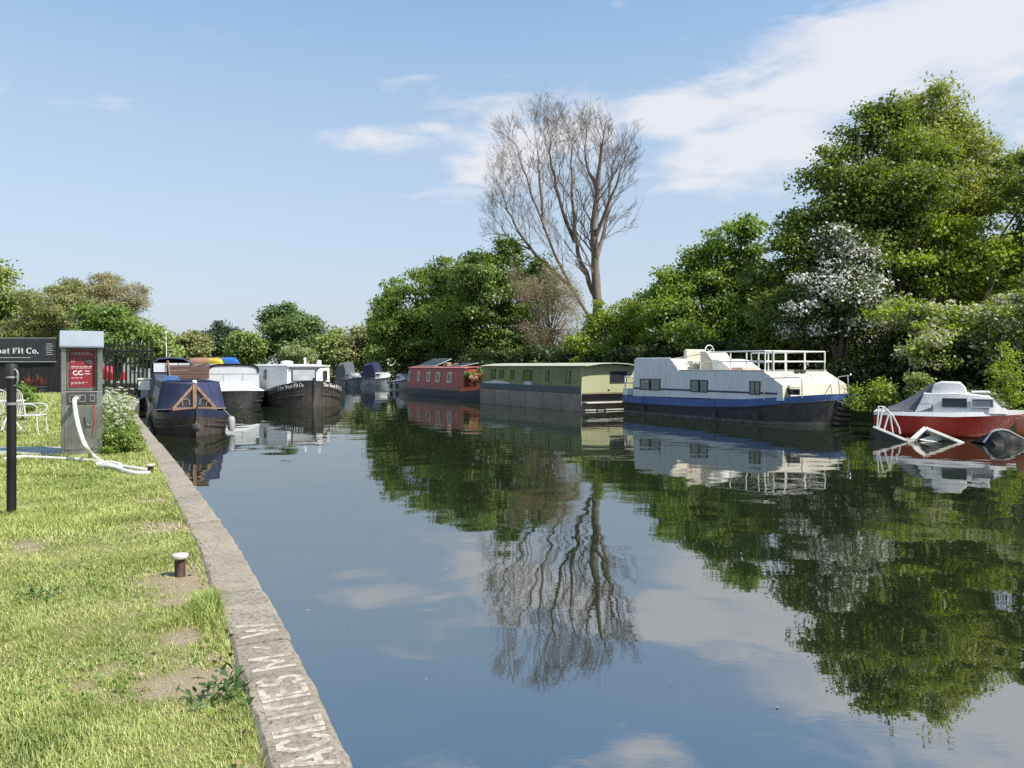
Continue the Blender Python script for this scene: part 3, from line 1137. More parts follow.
RUBBER = paint('tyre_rubber', (.035, .033, .030), .85, var=.3, dirt=(.32, .27, .20), damt=.85, streak=False)  # grime lightened to tan to paint highlights on the tyres
WHITEM = paint('white_tube_paint', (.78, .77, .73), .4, var=.06, dirt=(.4, .34, .25), damt=.3, streak=False)
CURT = paint('net_curtain', (.82, .84, .82), .9, var=.06, vs=8)
UNLIT_BLACK = paint('unlit_black', (.010, .010, .011), .95, var=.2, spec=.1)  # near black that paints the shade of insides and recesses
DGLASS = glass_dark()
FRAMEM = paint('dark_window_frame', (.05, .05, .05), .4, var=.2)
ALU = paint('aluminium_frame', (.55, .56, .56), .35, metal=.5, var=.1)


class Boat:
    def __init__(s, name, label, O, direction, group=None):
        s.O = Vector((O[0], O[1], 0))
        d = Vector((direction[0], direction[1], 0)).normalized()
        s.e, s.n = d, Vector((-d.y, d.x, 0))
        s.root = empty(name, s.O, math.atan2(d.y, d.x))
        tag(s.root, label, 'boat', group)

    def loc(s, px, py, y):
        """local (x, z) of a photo point that lies in the upright plane y = const"""
        a = (px - CX) / F
        P0 = s.O + s.n * y
        # P0.x + x e.x = a (P0.y + x e.y)
        x = (a * P0.y - P0.x) / (s.e.x - a * s.e.y)
        Y = P0.y + x * s.e.y
        return x, CZ + (HY - py) / F * Y


def lerp_table(tab, x):
    if x <= tab[0][0]:
        return tab[0][1]
    for (a, va), (b, vb) in zip(tab, tab[1:]):
        if x <= b:
            k = (x - a) / (b - a)
            return va + (vb - va) * k
    return tab[-1][1]


def hull(root, xs, halfw, levels, deck_mat, bow='end', L=None, n_sharp=40):
    """levels: list of (name, mat, (z_table0, wscale0, rake0), (z_table1, wscale1, rake1))"""
    def loop(zt, ws, rake):
        r = []
        end = xs[-1] if bow == 'end' else xs[0]
        for x in xs:
            dist = abs(x - end)
            off = rake * max(0, 1 - dist / 1.6)
            xx = x - off if bow == 'end' else x + off
            r.append((xx, lerp_table(halfw, x) * ws, lerp_table(zt, x)))
        return r + [(a, -b, c) for a, b, c in reversed(r)]
    for nm, mt, A, B in levels:
        mb = MB()
        mb.loft([loop(*A), loop(*B)], True)
        mb.build(nm, mt, root, smooth=n_sharp)
    lp = loop(*levels[-1][3])
    n = len(xs)
    mb = MB()
    v = [(a, b * .985, c - .04) for a, b, c in lp]
    mb.add(v, [(i, i + 1, 2 * n - 2 - i, 2 * n - 1 - i) for i in range(n - 1)])
    mb.build('deck', deck_mat, root)


def window(root, c, u, w, h, up=(0, 0, 1), frame=FRAMEM, pane=DGLASS, t=.035, mull=0, curtain=None, out=.025, name='window'):
    """framed window: c centre on the wall, u direction along the wall, outward = u x up"""
    c, u, up = Vector(c), Vector(u).normalized(), Vector(up).normalized()
    n = u.cross(up).normalized()
    m = MB()
    for sgn in (-1, 1):
        m.obox(c + u * sgn * (w / 2 - t / 2) + n * out * .5, u * t / 2, n * out / 2, up * h / 2)
        m.obox(c + up * sgn * (h / 2 - t / 2) + n * out * .5, u * (w / 2 - t), n * out / 2, up * t / 2)
    for i in range(mull):
        q = -w / 2 + w * (i + 1) / (mull + 1)
        m.obox(c + u * q + n * out * .5, u * t * .4, n * out / 2, up * (h / 2 - t))
    f = m.build(name, frame, root)
    m = MB()
    if curtain:
        a, b, q = u * (w / 2 - t), up * (h / 2 - t), c + n * out * .6
        m.add([q - a - b, q + a - b, q + a + b, q - a + b], [(0, 1, 2, 3)])
    else:
        m.obox(c + n * out * .42, u * (w / 2 - t), n * .003, up * (h / 2 - t))
    m.build('pane', pane, f)
    if curtain:
        m = MB()
        for a, b in ((-w / 2 + t, -w * .06), (w * .06, w / 2 - t)):
            k = 10
            fr = []
            for i in range(k + 1):
                q = a + (b - a) * i / k
                d = out * .42 + .004 * (i % 2)
                fr.append([c + u * q + n * d + up * (-h / 2 + t), c + u * q + n * d + up * (h / 2 - t)])
            m.loft(fr, closed=False)
        m.build('curtain', curtain, f)
        m = MB()
        m.obox(c + n * out * .34, u * (w / 2 - t), n * .0008, up * (h / 2 - t))
        m.build('dark_backing', UNLIT_BLACK, f)  # black sheet painted as the unlit cabin behind the curtains
    return f


CLEAR = glass_clear()

# ------------------------------------------------- white and blue cruiser barge
B = Boat('river_barge', 'white cabin barge with blue gunwale, black hull and railed roof deck', (6.19, 34.45), (.49, -.872))
R = B.root
L = 10.08
xs = [0, .15, .6, 1.5, 3, 5, 6.5, 7.4, 8.2, 8.9, 9.4, 9.75, 9.98, L]
hwT = [(0, 1.55), (.15, 1.68), (.6, 1.78), (1.5, 1.85), (6.5, 1.85), (7.4, 1.84), (8.2, 1.78), (8.9, 1.58), (9.4, 1.28), (9.75, .95), (9.98, .66), (L, .50)]
zb = [(0, -.35), (L, -.35)]
z0 = [(0, .10), (8, .10), (L, .14)]
z1 = [(0, .42), (5, .44), (7.5, .55), (9, .72), (L, .86)]
z2 = [(0, .74), (5, .75), (7.5, .84), (9, .97), (L, 1.08)]
hull(R, xs, hwT, [('boot_line', paint('waterline_grime', (.16, .145, .12), .7, var=.35, vs=5, dirt=(.05, .045, .035), damt=.6), (zb, .90, .35), (z0, .955, .22)),
                  ('hull', BLACKHULL, (z0, .955, .22), (z1, .985, .06)),
                  ('gunwale', BLUEP, (z1, .992, .05), (z2, 1.0, 0))], GREYP, 'end')
# rubbing strake
mb = MB()
mb.tube([(x, -lerp_table(hwT, x) - .012, lerp_table(z1, x)) for x in xs[1:]], .028, 6)
mb.tube([(x, lerp_table(hwT, x) + .012, lerp_table(z1, x)) for x in xs[1:]], .028, 6)
mb.build('rubbing_strake', BLACKHULL, R)
YW = -1.66

def W_(px, py, y=YW):
    return B.loc(px, py, y)


xr0, zr = W_(633, 359)
x_s0, _ = W_(669, 357.5)
x_s1, zdk = W_(676, 371)
xf, _ = W_(763, 371)
xfb, zfb = W_(783, 385)
zdk = 1.80
zr = 2.30
zlow = .73
# main cabin as one long body: raised after part, deck, raked front
def cabin_prof(y):
    s = 1 if y > 0 else -1
    return y, s
mb = MB()
prof = [(xr0, zlow), (xr0 + .02, zr), (x_s0, zr), (x_s1 + .12, zdk), (xf, zdk), (xfb - .05, zlow + .62), (xfb, zlow + .1)]
A = [(x, YW + .06 * ((z - zlow) / 1.5), z) for x, z in prof]
Bq = [(x, -YW - .06 * ((z - zlow) / 1.5), z) for x, z in prof]
n = len(prof)
mb.add(A + Bq, [tuple(range(n)), tuple(reversed(range(n, 2 * n)))], 0)
for i in range(n - 1):
    # faces across: roof and fronts cream
    mb.add([A[i], A[i + 1], Bq[i + 1], Bq[i]], [(0, 1, 2, 3)], 0 if i == 0 else 1)
cabin = mb.build('cabin', [WHITEP, CREAMP], R)
# toe rail round the deck edge
mb = MB()
mb.box(x_s1 + .12, xf, YW + .05, YW + .10, zdk, zdk + .06)
mb.box(x_s1 + .12, xf, -YW - .10, -YW - .05, zdk, zdk + .06)
mb.build('deck_edge', CREAMP, R, bevel=.01)
mb = MB()
mb.box(xr0 + .05, x_s0 - .1, YW + .13, YW + .16, zr, zr + .05)
mb.build('roof_rail', WHITEM, R)
mb = MB()
mb.box(xr0 + .05, x_s0 - .1, -YW - .16, -YW - .13, zr, zr + .05)
mb.build('roof_rail', WHITEM, R)
# forward trunk cabin
xt, zt_ = W_(806, 384.5, -1.35)
xtb, _ = W_(812, 396, -1.35)
zt_ = 1.37
xt, xtb = 8.92, 8.99
pr = [(xfb - .3, .80), (xfb - .3, zt_ + .02), (xt, zt_), (xtb, .86)]
mb = MB()
A = [(x, -1.36, z) for x, z in pr]
Bq = [(x, -y, z) for x, y, z in A]
mb.add(A + Bq, [(0, 1, 2, 3), (7, 6, 5, 4)], 0)
for i in range(3):
    mb.add([A[i], A[i + 1], Bq[i + 1], Bq[i]], [(0, 1, 2, 3)], 1)
mb.build('fore_cabin', [WHITEP, CREAMP], R)
# blue stripe broken by the windows
def side_y(z):
    return YW + .06 * ((z - zlow) / 1.5)
wins = [(640, 660, 378, 392.3), (690.5, 707.5, 377.5, 393), (749.5, 760, 377, 393)]
wx = []
for a, b, c, d in wins:
    xa, za = W_(a, c)
    xb, zb_ = W_(b, d)
    wx.append((xa, xb, zb_, za))
edges = [xr0] + [q for w in wx for q in (w[0], w[1])] + [xfb - .25]
for i in range(0, len(edges), 2):
    if edges[i + 1] - edges[i] > .1:
        z = 1.06
        mb = MB()
        mb.obox(((edges[i] + edges[i + 1]) / 2, side_y(z) - .004, z), ((edges[i + 1] - edges[i]) / 2, 0, 0), (0, .004, 0), (0, 0, .035))
        mb.build('stripe', DBLUE, R)
for xa, xb, za, zb_ in wx:
    za, zb_ = 1.0, 1.47
    wm = window(R, ((xa + xb) / 2, side_y((za + zb_) / 2), (za + zb_) / 2), (1, 0, 0), xb - xa, zb_ - za, up=(0, -.0, 1), pane=CLEAR, curtain=CURT, mull=1 if xb - xa > .5 else 0, out=.035)
# a fourth window pair on the hidden side
for xa, xb, za, zb_ in wx[:2]:
    window(R, ((xa + xb) / 2, -side_y(1.23), 1.23), (-1, 0, 0), xb - xa, .47, pane=DGLASS, out=.035)
# low fore-cabin window with eyebrow
xa, za = W_(785, 387, -1.38)
xb, zb_ = W_(803, 394, -1.3)
window(R, ((xa + xb) / 2 + .02, -1.364, 1.13), (1, 0, 0), .52, .2, pane=DGLASS, out=.04, mull=1)
mb = MB()
mb.box((xa + xb) / 2 - .28, (xa + xb) / 2 + .32, -1.43, -1.362, 1.26, 1.285)
mb.build('window_hood', GREYP, R)
# windscreen hatches on the raked front
d_front = Vector((xfb - .05 - xf, 0, zlow + .62 - zdk)).normalized()
for yy, w_ in ((-.62, .62), (.72, .62)):
    c = Vector((xf, yy, zdk)) + d_front * .28
    mb = MB()
    nrm = Vector((0, 1, 0)).cross(d_front) * -1
    if nrm.x < 0:
        nrm = -nrm
    mb.obox(c + nrm * .012, Vector((0, w_ / 2, 0)), d_front * .17, nrm * .012)
    hh = mb.build('front_hatch', paint('hatch_fibreglass', (.62, .58, .49), .5, var=.1), R, bevel=.02)
    mb = MB()
    mb.obox(c + nrm * .026, Vector((0, w_ / 2 - .07, 0)), d_front * .11, nrm * .004)
    mb.build('pane', paint('milky_acrylic', (.42, .42, .37), .25, var=.1), hh)
c = Vector((xf, .05, zdk)) + d_front * .08
mb = MB()
mb.obox(c + Vector((.05, -.13, .05)), (.05, 0, 0), (0, .11, 0), (0, 0, .06))
mb.obox(c + Vector((.05, .16, .05)), (.05, 0, 0), (0, .11, 0), (0, 0, .06))
mb.build('floodlight', FRAMEM, R, bevel=.015)
# roof railing: two rails and posts on each side, white tube
def rail(y0, x_a, x_b, posts, zt=.72):
    m = MB()
    for zz in (zt, zt * .5):
        m.tube([(x_a, y0, zdk + zz), (x_b, y0, zdk + zz)], .026, 7)
    for x in posts:
        m.tube([(x, y0, zdk), (x, y0, zdk + zt)], .026, 7)
    return m


def X(px):
    return W_(px, 360)[0]


x_end = xf - .02
m = rail(YW + .12, X(711), x_end, [X(728), X(744), X(756), X(771), X(784) - .6, x_end])
m.build('railing', WHITEM, R)
m = rail(-YW - .12, x_s1 + .9, x_end, [x_s1 + .9 + i * (x_end - x_s1 - .9) / 4 for i in range(5)])
m.build('railing', WHITEM, R)
m = MB()
for zz in (.72, .36):
    m.tube([(x_end, YW + .12, zdk + zz), (x_end, -YW - .12, zdk + zz)], .026, 7)
for k in (1, 2):
    m.tube([(x_end, YW + .12 + k * 1.0, zdk), (x_end, YW + .12 + k * 1.0, zdk + .72)], .026, 7)
m.build('railing', WHITEM, R)
m = MB()
m.tube([(X(672), YW + .12, zdk + .50), (X(711), YW + .12, zdk + .72)], .018, 6)
m.tube([(X(672), YW + .12, zdk + .26), (X(711), YW + .12, zdk + .36)], .016, 6)
for q in (685, 698):
    m.tube([(X(q), YW + .12, zdk), (X(q), YW + .12, zdk + .62)], .015, 6)
m.build('thin_rail', WHITEM, R)
# helm console, seat, wheel and the sun pad
xc = X(684)
m = MB()
m.prism([(xc - .1, -.75, zdk), (xc - .1, -.75, zdk + .78), (xc + .22, -.75, zdk + .78), (xc + .62, -.75, zdk + .40), (xc + .75, -.75, zdk)], (0, 1.1, 0))
cons = m.build('helm_console', CREAMP, R, bevel=.04)
m = MB()
for k in range(14):
    a0, a1 = 2 * PI * k / 14, 2 * PI * (k + 1) / 14
    m.tube([(xc - .14 , -.2 + .24 * math.cos(a), zdk + .80 + .24 * math.sin(a)) for a in (a0, a1)], .018, 6)
for a in (.5, 2.6, 4.7):
    m.tube([(xc - .14, -.2, zdk + .80), (xc - .14, -.2 + .24 * math.cos(a), zdk + .80 + .24 * math.sin(a))], .012, 5)
m.build('steering_wheel', WHITEM, cons)
m = MB()
m.box(xc - .95, xc - .45, -.8, .3, zdk, zdk + .42)
m.box(xc - 1.0, xc - .82, -.8, .3, zdk + .42, zdk + .88)
m.build('helm_seat', CREAMP, R, bevel=.06)
m = MB()
m.prism([(xc + .8, -.95, zdk), (xc + .8, -.95, zdk + .48), (xc + 1.2, -.95, zdk + .42), (xc + 1.75, -.95, zdk + .10), (xc + 1.75, -.95, zdk)], (0, 1.6, 0))
m.build('deck_locker', WHITEM, R, bevel=.03)
m = MB()
m.box(xc + 1.85, xc + 2.5, -1.1, -.3, zdk, zdk + .16)
m.build('folded_cushion', paint('faded_pink_cloth', (.62, .40, .30), .9, var=.2), R, bevel=.05)
# side grab rail, bow pulpit, stern ladder
m = MB()
xa, _ = W_(764, 388, -1.8)
xb, _ = W_(802, 388, -1.45)
m.tube([(xa, -1.80, .84), (xa, -1.79, 1.50), (xa + .12, -1.78, 1.58), (xb - .1, -1.50, 1.62), (xb, -1.46, 1.56), (xb, -1.44, .95)], .02, 7)
m.build('side_rail', STEEL, R)
m = MB()
m.tube([(L - .9, .85, 1.02), (L - .95, .85, 1.62), (L - .25, .42, 1.68), (L - .2, .42, 1.06)], .02, 7)
m.tube([(L - .2, .42, 1.66), (L - .1, .38, 1.72)], .02, 7)
m.build('bow_rail', STEEL, R)
m = MB()
for yy in (-1.5, -1.05):
    m.tube([(.12, yy, .74), (.12, yy, 1.55), (.5, yy, 1.58)], .03, 7)
for zz in (.98, 1.26, 1.54):
    m.tube([(.12, -1.5, zz), (.12, -1.05, zz)], .03, 7)
m.box(.02, .3, -1.55, -1.0, .74, 1.02)
m.build('stern_ladder', WHITEM, R)
# tyres stacked down the stem
for i in range(5):
    z = .80 - i * .17
    m = MB()
    yy = .30 - i * .04
    cc = Vector((L - .02 - i * .05, .02 - i * .01, z))
    ang = .5
    axis = Vector((.35, 0, .94)).normalized()
    u = Vector((0, 1, 0))
    w = axis.cross(u)
    ring = []
    for k in range(17):
        a = 2 * PI * k / 16
        ring.append(cc + (u * math.cos(a) * .40 + w * math.sin(a) * .17))
    m.tube(ring, .068, 8, cap=False)
    m.build('tyre_fender', RUBBER, R, smooth=60)
for px in (643, 714, 756):
    m = MB()
    x, _ = W_(px, 400, -1.87)
    m.tube([(x, -1.80, .80), (x, -1.875, .72), (x, -1.86, .04)], .009, 5)
    m.tube([(x, -1.875, .32), (x, -1.872, .10)], .045, 8)
    m.build('fender', paint('dark_fender', (.06, .06, .07), .5), R)
m = MB()          # illegible pale name in script on the bow, as short strokes
rg = random.Random(4)
x0_ = L - 1.75
for k in range(9):
    x = x0_ + k * .085
    y = -lerp_table(hwT, x) * .984 - .008
    hh = .05 if k % 3 else .09
    m.bar((x, y, .62 + k * .006), (x + .045, -lerp_table(hwT, x + .05) * .984 - .008, .62 + k * .006 + hh * .6), .008, .012)
m.build('name_lettering', WHITEM, R)

# --------------------------------------------------------- green widebeam
G = Boat('houseboat', 'long boxy green houseboat with pale end wall and brown hull', (3.05 + 1.34, 34 + .78), (-.505, .863))
R = G.root
hw = 1.55
L = 9.5
GRN = paint('camouflage_green_cloth', (.19, .20, .055), .5, var=.35, vs=1.1, dirt=(.27, .29, .13), damt=.45, bump=.25, bs=8)
PALEG = paint('pale_green_paint', (.38, .38, .22), .5, var=.06, vs=1.5, dirt=(.30, .30, .18), damt=.25)
TEALP = paint('dark_teal_band', (.05, .075, .075), .5, var=.15)
BRHULL = paint('brown_grey_hull', (.27, .215, .16), .6, var=.2, vs=1.5, dirt=(.17, .14, .11), damt=.45)
m = MB()
m.box(.0, L, -hw, hw, -.4, .78)
m.build('hull', BRHULL, R, bevel=.03)
for k in range(1, 6):
    m = MB()
    m.box(k * L / 6 - .012, k * L / 6 + .012, hw, hw + .006, -.1, .76)
    m.build('hull_seam', paint('seam_dark', (.06, .05, .042), .7), R)
m = MB()
m.box(.13, L - .02, -hw - .02, hw + .02, .78, 1.08)
m.build('side_band', TEALP, R, bevel=.01)
m = MB()
ring = lambda x, k=1.0: [(x, -hw + .05, 1.08), (x, -hw + .13, 1.98), (x, -hw * .5, 2.06), (x, 0, 2.09), (x, hw * .5, 2.06), (x, hw - .13, 1.98), (x, hw - .05, 1.08)]
sd_r = [ring(.12), ring(L - .1)]
m.loft(sd_r, True, False, True)
m.build('cabin', GRN, R, smooth=25)
m = MB()
ro = lambda x: [(x, -hw + .02, 1.985), (x, -hw * .5, 2.085), (x, 0, 2.115), (x, hw * .5, 2.085), (x, hw - .02, 1.985), (x, hw - .02, 2.015), (x, hw * .5, 2.12), (x, 0, 2.15), (x, -hw * .5, 2.12), (x, -hw + .02, 2.015)]
m.loft([ro(-.35), ro(L * .5), ro(L + .05)], True, True, True)
m.build('roof', paint('pale_roof_sheet', (.45, .46, .34), .5, var=.1, dirt=(.25, .26, .16)), R)
# pale end wall and a black panel painted as the shaded well below it
m = MB()
m.prism([(.10, -hw + .03, .80), (.10, -hw + .11, 1.975), (.10, 0, 2.08), (.10, hw - .11, 1.975), (.10, hw - .03, .80)], (-.06, 0, 0))
m.build('end_wall', PALEG, R)
m = MB()
m.box(-.03, .0, -hw + .05, hw - .05, .44, .76)
m.build('end_shade_panel', UNLIT_BLACK, R)
m = MB()
m.box(-.34, .0, -hw + .05, hw - .08, .34, .40)
m.box(-.20, .0, -hw + .05, hw - .08, .02, .07)
m.build('swim_step', paint('pale_step', (.45, .45, .42), .6, var=.2), R, bevel=.01)
window(R, (.04, -.55, 1.50), (0, -1, 0), .95, .52, mull=1, pane=DGLASS, name='window', out=.04)
m = MB()
m.obox((.025, -.0, .92), (.01, 0, 0), (0, .05, 0), (0, 0, .03))
m.build('name_plate', FRAMEM, R)
# tinted windows and framed hatches along the canal side
for px, py, w_, h_ in ((493, 373.5, .55, .62), (501, 371, .5, .5), (512, 374.5, .45, .6), (527, 375, .95, .60), (547, 375.5, .35, .62), (568, 377, .38, .66)):
    x, z = G.loc(px, py, hw - .07)
    window(R, (x, hw - .085, min(z, 1.58)), (-1, 0, 0), w_ * .8, h_ * .85, up=(0, -.09, 1), frame=paint('dark_green_frame', (.05, .075, .025), .6), pane=glass_dark('green_glass', (.10, .15, .03), .12), out=.03, t=.05)
for px0, px1 in ((484, 509), (523, 531)):
    m = MB()
    x0, _ = G.loc(px0, 380, hw)
    x1, _ = G.loc(px1, 380, hw)
    k = 9
    rings = []
    for i in range(k + 1):
        x = x0 + (x1 - x0) * i / k
        h = .05 + .08 * math.sin(PI * i / k) * (1 + .4 * math.sin(i * 2.3))
        rings.append([(x, hw - .02, 1.083), (x, hw - .0, 1.085 + h), (x, hw - .10, 1.09 + h * 1.2), (x, hw - .14, 1.083)])
    m.loft(rings, True, True, True)
    m.build('gutter_cloth', WHITEM, R, smooth=50)

# ------------------------------------------------------------- red narrowboat
RB_ = Boat('narrowboat', 'red narrowboat with cream framed windows and solar panels on its roof', (-3.05 + .91, 47 + .52), (-.497, .867))
R = RB_.root
hw = 1.05
L = 9.2
REDP = paint('dull_red_paint', (.38, .05, .042), .45, var=.12, vs=1.5, dirt=(.20, .08, .06), damt=.3)
PINKP = paint('pink_red_roof', (.45, .17, .13), .6, var=.15, dirt=(.5, .36, .28), damt=.4)  # pinker and paler than the cabin red, with pale runs
ORANGEP = paint('orange_red_paint', (.60, .13, .06), .5, var=.12)
xs = [-2.4, -2.25, -1.9, -1.3, -.6, 0, 2, 6, 9, 9.4, 9.7]
hwT = [(-2.4, .10), (-2.25, .42), (-1.9, .72), (-1.3, .95), (-.6, 1.04), (0, 1.07), (9, 1.07), (9.4, .9), (9.7, .6)]
zb = [(-3, -.35), (10, -.35)]
z1 = [(-2.4, .72), (-1.2, .52), (0, .46), (10, .46)]
z2 = [(-2.4, 1.02), (-1.2, .74), (0, .66), (10, .66)]
hull(R, xs, hwT, [('hull', paint('grey_black_hull', (.045, .045, .05), .55, var=.25, dirt=(.14, .13, .12), damt=.4), (zb, .9, .3), (z1, 1, .05)), ('gunwale', PINKP if False else ORANGEP, (z1, 1.01, .05), (z2, 1.01, 0))], GREYP, 'start')
m = MB()
m.box(.25, 9.2, hw - .035, hw + .055, .47, .70)
m.build('lower_band', paint('dark_pink_band', (.26, .10, .10), .5, var=.12), R)
cr_ = lambda x: [(x, -hw + .05, .66), (x, -hw + .2, 1.84), (x, -.4, 1.90), (x, .4, 1.90), (x, hw - .2, 1.84), (x, hw - .05, .66)]
m = MB()
m.loft([cr_(0), cr_(9.0)], True, False, True)
m.build('cabin', REDP, R, smooth=20)
m = MB()
m.prism([(.0, y, z) for _, y, z in cr_(0)], (-.04, 0, 0))
ew = m.build('end_wall', paint('shade_red_end', (.30, .055, .035), .55, var=.2), R)  # red darkened to paint the end wall in shadow
m = MB()
m.box(-.06, -.04, -.3, .35, .72, 1.70)
m.build('door', paint('orange_door', (.45, .10, .05), .5, var=.15), ew)
m = MB()
rf = lambda x: [(x, -hw + .14, 1.845), (x, -.4, 1.91), (x, .4, 1.91), (x, hw - .14, 1.845), (x, hw - .14, 1.90), (x, .4, 1.965), (x, -.4, 1.965), (x, -hw + .14, 1.90)]
m.loft([rf(-.12), rf(9.1)], True, True, True)
m.build('roof', PINKP, R)
CREAMF = paint('cream_window_frame', (.62, .56, .46), .5, var=.08)
for px, w_ in ((409.5, .34), (418.8, .36), (428.6, .52), (438, .56), (449.6, .58)):
    x, z = RB_.loc(px, 376, hw - .12)
    window(R, (x, hw - .125, 1.27), (-1, 0, 0), w_ * 1.15, .66, up=(0, -.127, 1), frame=CREAMF, pane=DGLASS, t=.095, out=.03)
for (x0, x1, tilt) in ((5.2, 8.4, .50), (1.2, 3.2, .22)):
    m = MB()
    c = Vector(((x0 + x1) / 2, -.1, 1.99 + tilt * .5))
    u = Vector((1, 0, 0)) * (x1 - x0) / 2
    v = Vector((0, -.62, tilt * .5))
    m.obox(c, u, v, Vector((0, .35, .62)).normalized() * .02)
    pn = m.build('solar_panel', paint('panel_frame', (.5, .52, .53), .4, metal=.3), R)
    nr = u.cross(v).normalized()
    if nr.z < 0:
        nr = -nr
    m = MB()
    for k in range(4):
        m.obox(c + nr * .024 + u * (-.75 + .5 * k), u * .22, v * .92, nr * .003)
    m.build('cells', glass_dark('solar_cells', (.05, .07, .10), .15), pn)
m = MB()
for x, y, s in ((4.2, .1, .25), (4.0, -.4, .2), (3.5, .35, .22)):
    m.box(x - s, x + s, y - s * .7, y + s * .7, 1.96, 1.96 + s * 1.1)
m.build('roof_box', paint('weathered_plywood', (.32, .22, .13), .85, var=.25), R, bevel=.02)
# pots and flowers on the fore deck
POT = paint('terracotta', (.42, .16, .08), .85, var=.2)
FLOW = leaf_mat('mixed_flowers', (.50, .10, .04), (.62, .50, .30), (.10, .2, .03), trans=.2, gloss=0, clump=2.5)
FERN = leaf_mat('pot_plant_leaves', (.10, .16, .04), (.22, .26, .09), trans=.3, clump=2.0)
pot_spots = [(-.35, .55, .34, .70, 'tall potted plant against the orange end of the red narrowboat', FERN), (-.5, -.1, .30, .85, 'pale leaved pot plant on the fore deck of the red narrowboat', FERN),
             (-1.0, .45, .28, .62, 'orange flowering pot plant at the near edge of the red narrowboat deck', FLOW), (-1.1, -.35, .28, .75, 'tallest flowering pot plant on the red narrowboat deck', FLOW),
             (-1.6, .05, .26, .58, 'small flowering pot plant nearest the bow of the red narrowboat', FLOW), (-.55, -.75, .26, .9, 'red flowered pot plant beside the green houseboat end', FLOW)]
for i, (x, y, r, h, lab, mt) in enumerate(pot_spots):
    wpos = RB_.O + RB_.e * x + RB_.n * y
    zd = lerp_table(z2, x) - .04
    rt = empty('potted_plant', (wpos.x, wpos.y, zd))
    tag(rt, lab, 'plant')
    m = MB()
    m.lathe([(.10, 0), (.15, .26), (.17, .26), (.17, .31), (.14, .31), (.13, .25)], 14)
    m.build('pot', POT, rt, smooth=50)
    crown('foliage', [(0, 0, .25 + h * .6, r * 1.35, r * 1.35, h * .62)], 900, .13, mt, rt, 500 + i, clump=.2, per=16, sub=4)

# ------------------------------------------------------------ navy narrowboat
NV = Boat('narrowboat', 'navy blue narrowboat with a wooden framed triangular canvas front at the quay', (-8.9, 21.75), (-.44, .898))
R = NV.root
xs = [0, .08, .35, .8, 1.4, 2.1, 3, 6, 9, 10.2, 10.7, 11]
hwT = [(0, .05), (.08, .22), (.35, .50), (.8, .79), (1.4, .98), (2.1, 1.05), (10.2, 1.05), (10.7, .9), (11, .6)]
zb = [(0, -.35), (11, -.35)]
z1 = [(0, .56), (.8, .47), (2, .42), (11, .40)]
z2 = [(0, .80), (.8, .68), (2, .63), (11, .60)]
NAVY = paint('navy_canvas', (.024, .030, .080), .8, var=.25, vs=2.5, dirt=(.10, .11, .16), damt=.25, streak=False, bump=.35, bs=9)
NAVYP = paint('navy_paint', (.020, .026, .06), .35, var=.15, dirt=(.10, .10, .11), damt=.3)
hull(R, xs, hwT, [('hull', BROWNHULL, (zb, .86, .35), (z1, .985, .05)), ('gunwale', NAVYP, (z1, 1.0, .05), (z2, .97, 0))], NAVYP, 'start')
m = MB()
for zz in (.20, .33):
    for s in (-1, 1):
        m.tube([(x + max(0, .14 * (1 - x)), s * (lerp_table(hwT, x) * .955 + .012), zz + lerp_table(z1, x) - .44) for x in xs[1:-1]], .022, 6)
m.tube([(.25, 0, -.2), (.08, 0, .3), (.0, 0, .84)], .035, 6)
m.build('rubbing_strake', BROWNHULL, R)
cab = lambda x: [(x, .97, .60), (x, .80, 1.46), (x, .35, 1.51), (x, -.35, 1.51), (x, -.80, 1.46), (x, -.97, .60)]
m = MB()
m.loft([cab(2.5), cab(9.6)], True, True, True)
m.build('cabin', wood('dark_cabin_panels', (.055, .045, .040), .5, (.6, 3, 6)), R, smooth=20)
m = MB()
rf = lambda x: [(x, .84, 1.475), (x, .35, 1.525), (x, -.35, 1.525), (x, -.84, 1.475), (x, -.84, 1.505), (x, -.35, 1.56), (x, .35, 1.56), (x, .84, 1.505)]
m.loft([rf(2.5), rf(9.7)], True, True, True)
m.build('roof', NAVYP, R)
for k in range(4):
    window(R, (3.6 + k * 1.6, .895, 1.06), (-1, 0, 0), .7, .42, up=(0, -.19, 1), frame=ALU, pane=DGLASS, out=.03)
    window(R, (3.6 + k * 1.6, -.895, 1.06), (1, 0, 0), .7, .42, up=(0, .19, 1), frame=ALU, pane=DGLASS, out=.03)
# canvas cratch cover: from the triangle board back to the cabin
tri = [Vector((.95, .58, .72)), Vector((1.02, .05, 1.46)), Vector((1.02, -.05, 1.46)), Vector((.95, -.58, .72))]
sec = [Vector((2.52, 1.0, .64)), Vector((2.52, .83, 1.50)), Vector((2.52, -.83, 1.50)), Vector((2.52, -1.0, .64))]
rings = []
for i in range(9):
    k = i / 8
    r_ = []
    pts_c = [a.lerp(b, k) for a, b in zip(tri, sec)]
    # subdivide the sides so that the cloth can sag
    for a, b in zip(pts_c, pts_c[1:]):
        for j in range(5):
            q = a.lerp(b, j / 5)
            sag = .035 * math.sin(PI * k) * math.sin(PI * j / 5)
            q = q + Vector((0, -.6 * math.copysign(sag, q.y), -sag))
            q += Vector((0, rnd.uniform(-.006, .006), rnd.uniform(-.006, .006)))
            r_.append(q)
    r_.append(pts_c[-1])
    rings.append(r_)
m = MB()
m.loft(rings, False)
cv = m.build('canvas_cover', NAVY, R, smooth=30)
m = MB()
for s in (-1, 1):
    m.tube([(1.0 + .72 * i / 6 * 2, s * (.58 + .42 * i / 6 + .01), .735 - .07 * i / 6) for i in range(7)], .014, 5)
m.build('hem_rope', paint('pale_rope', (.45, .40, .32), .9), cv)
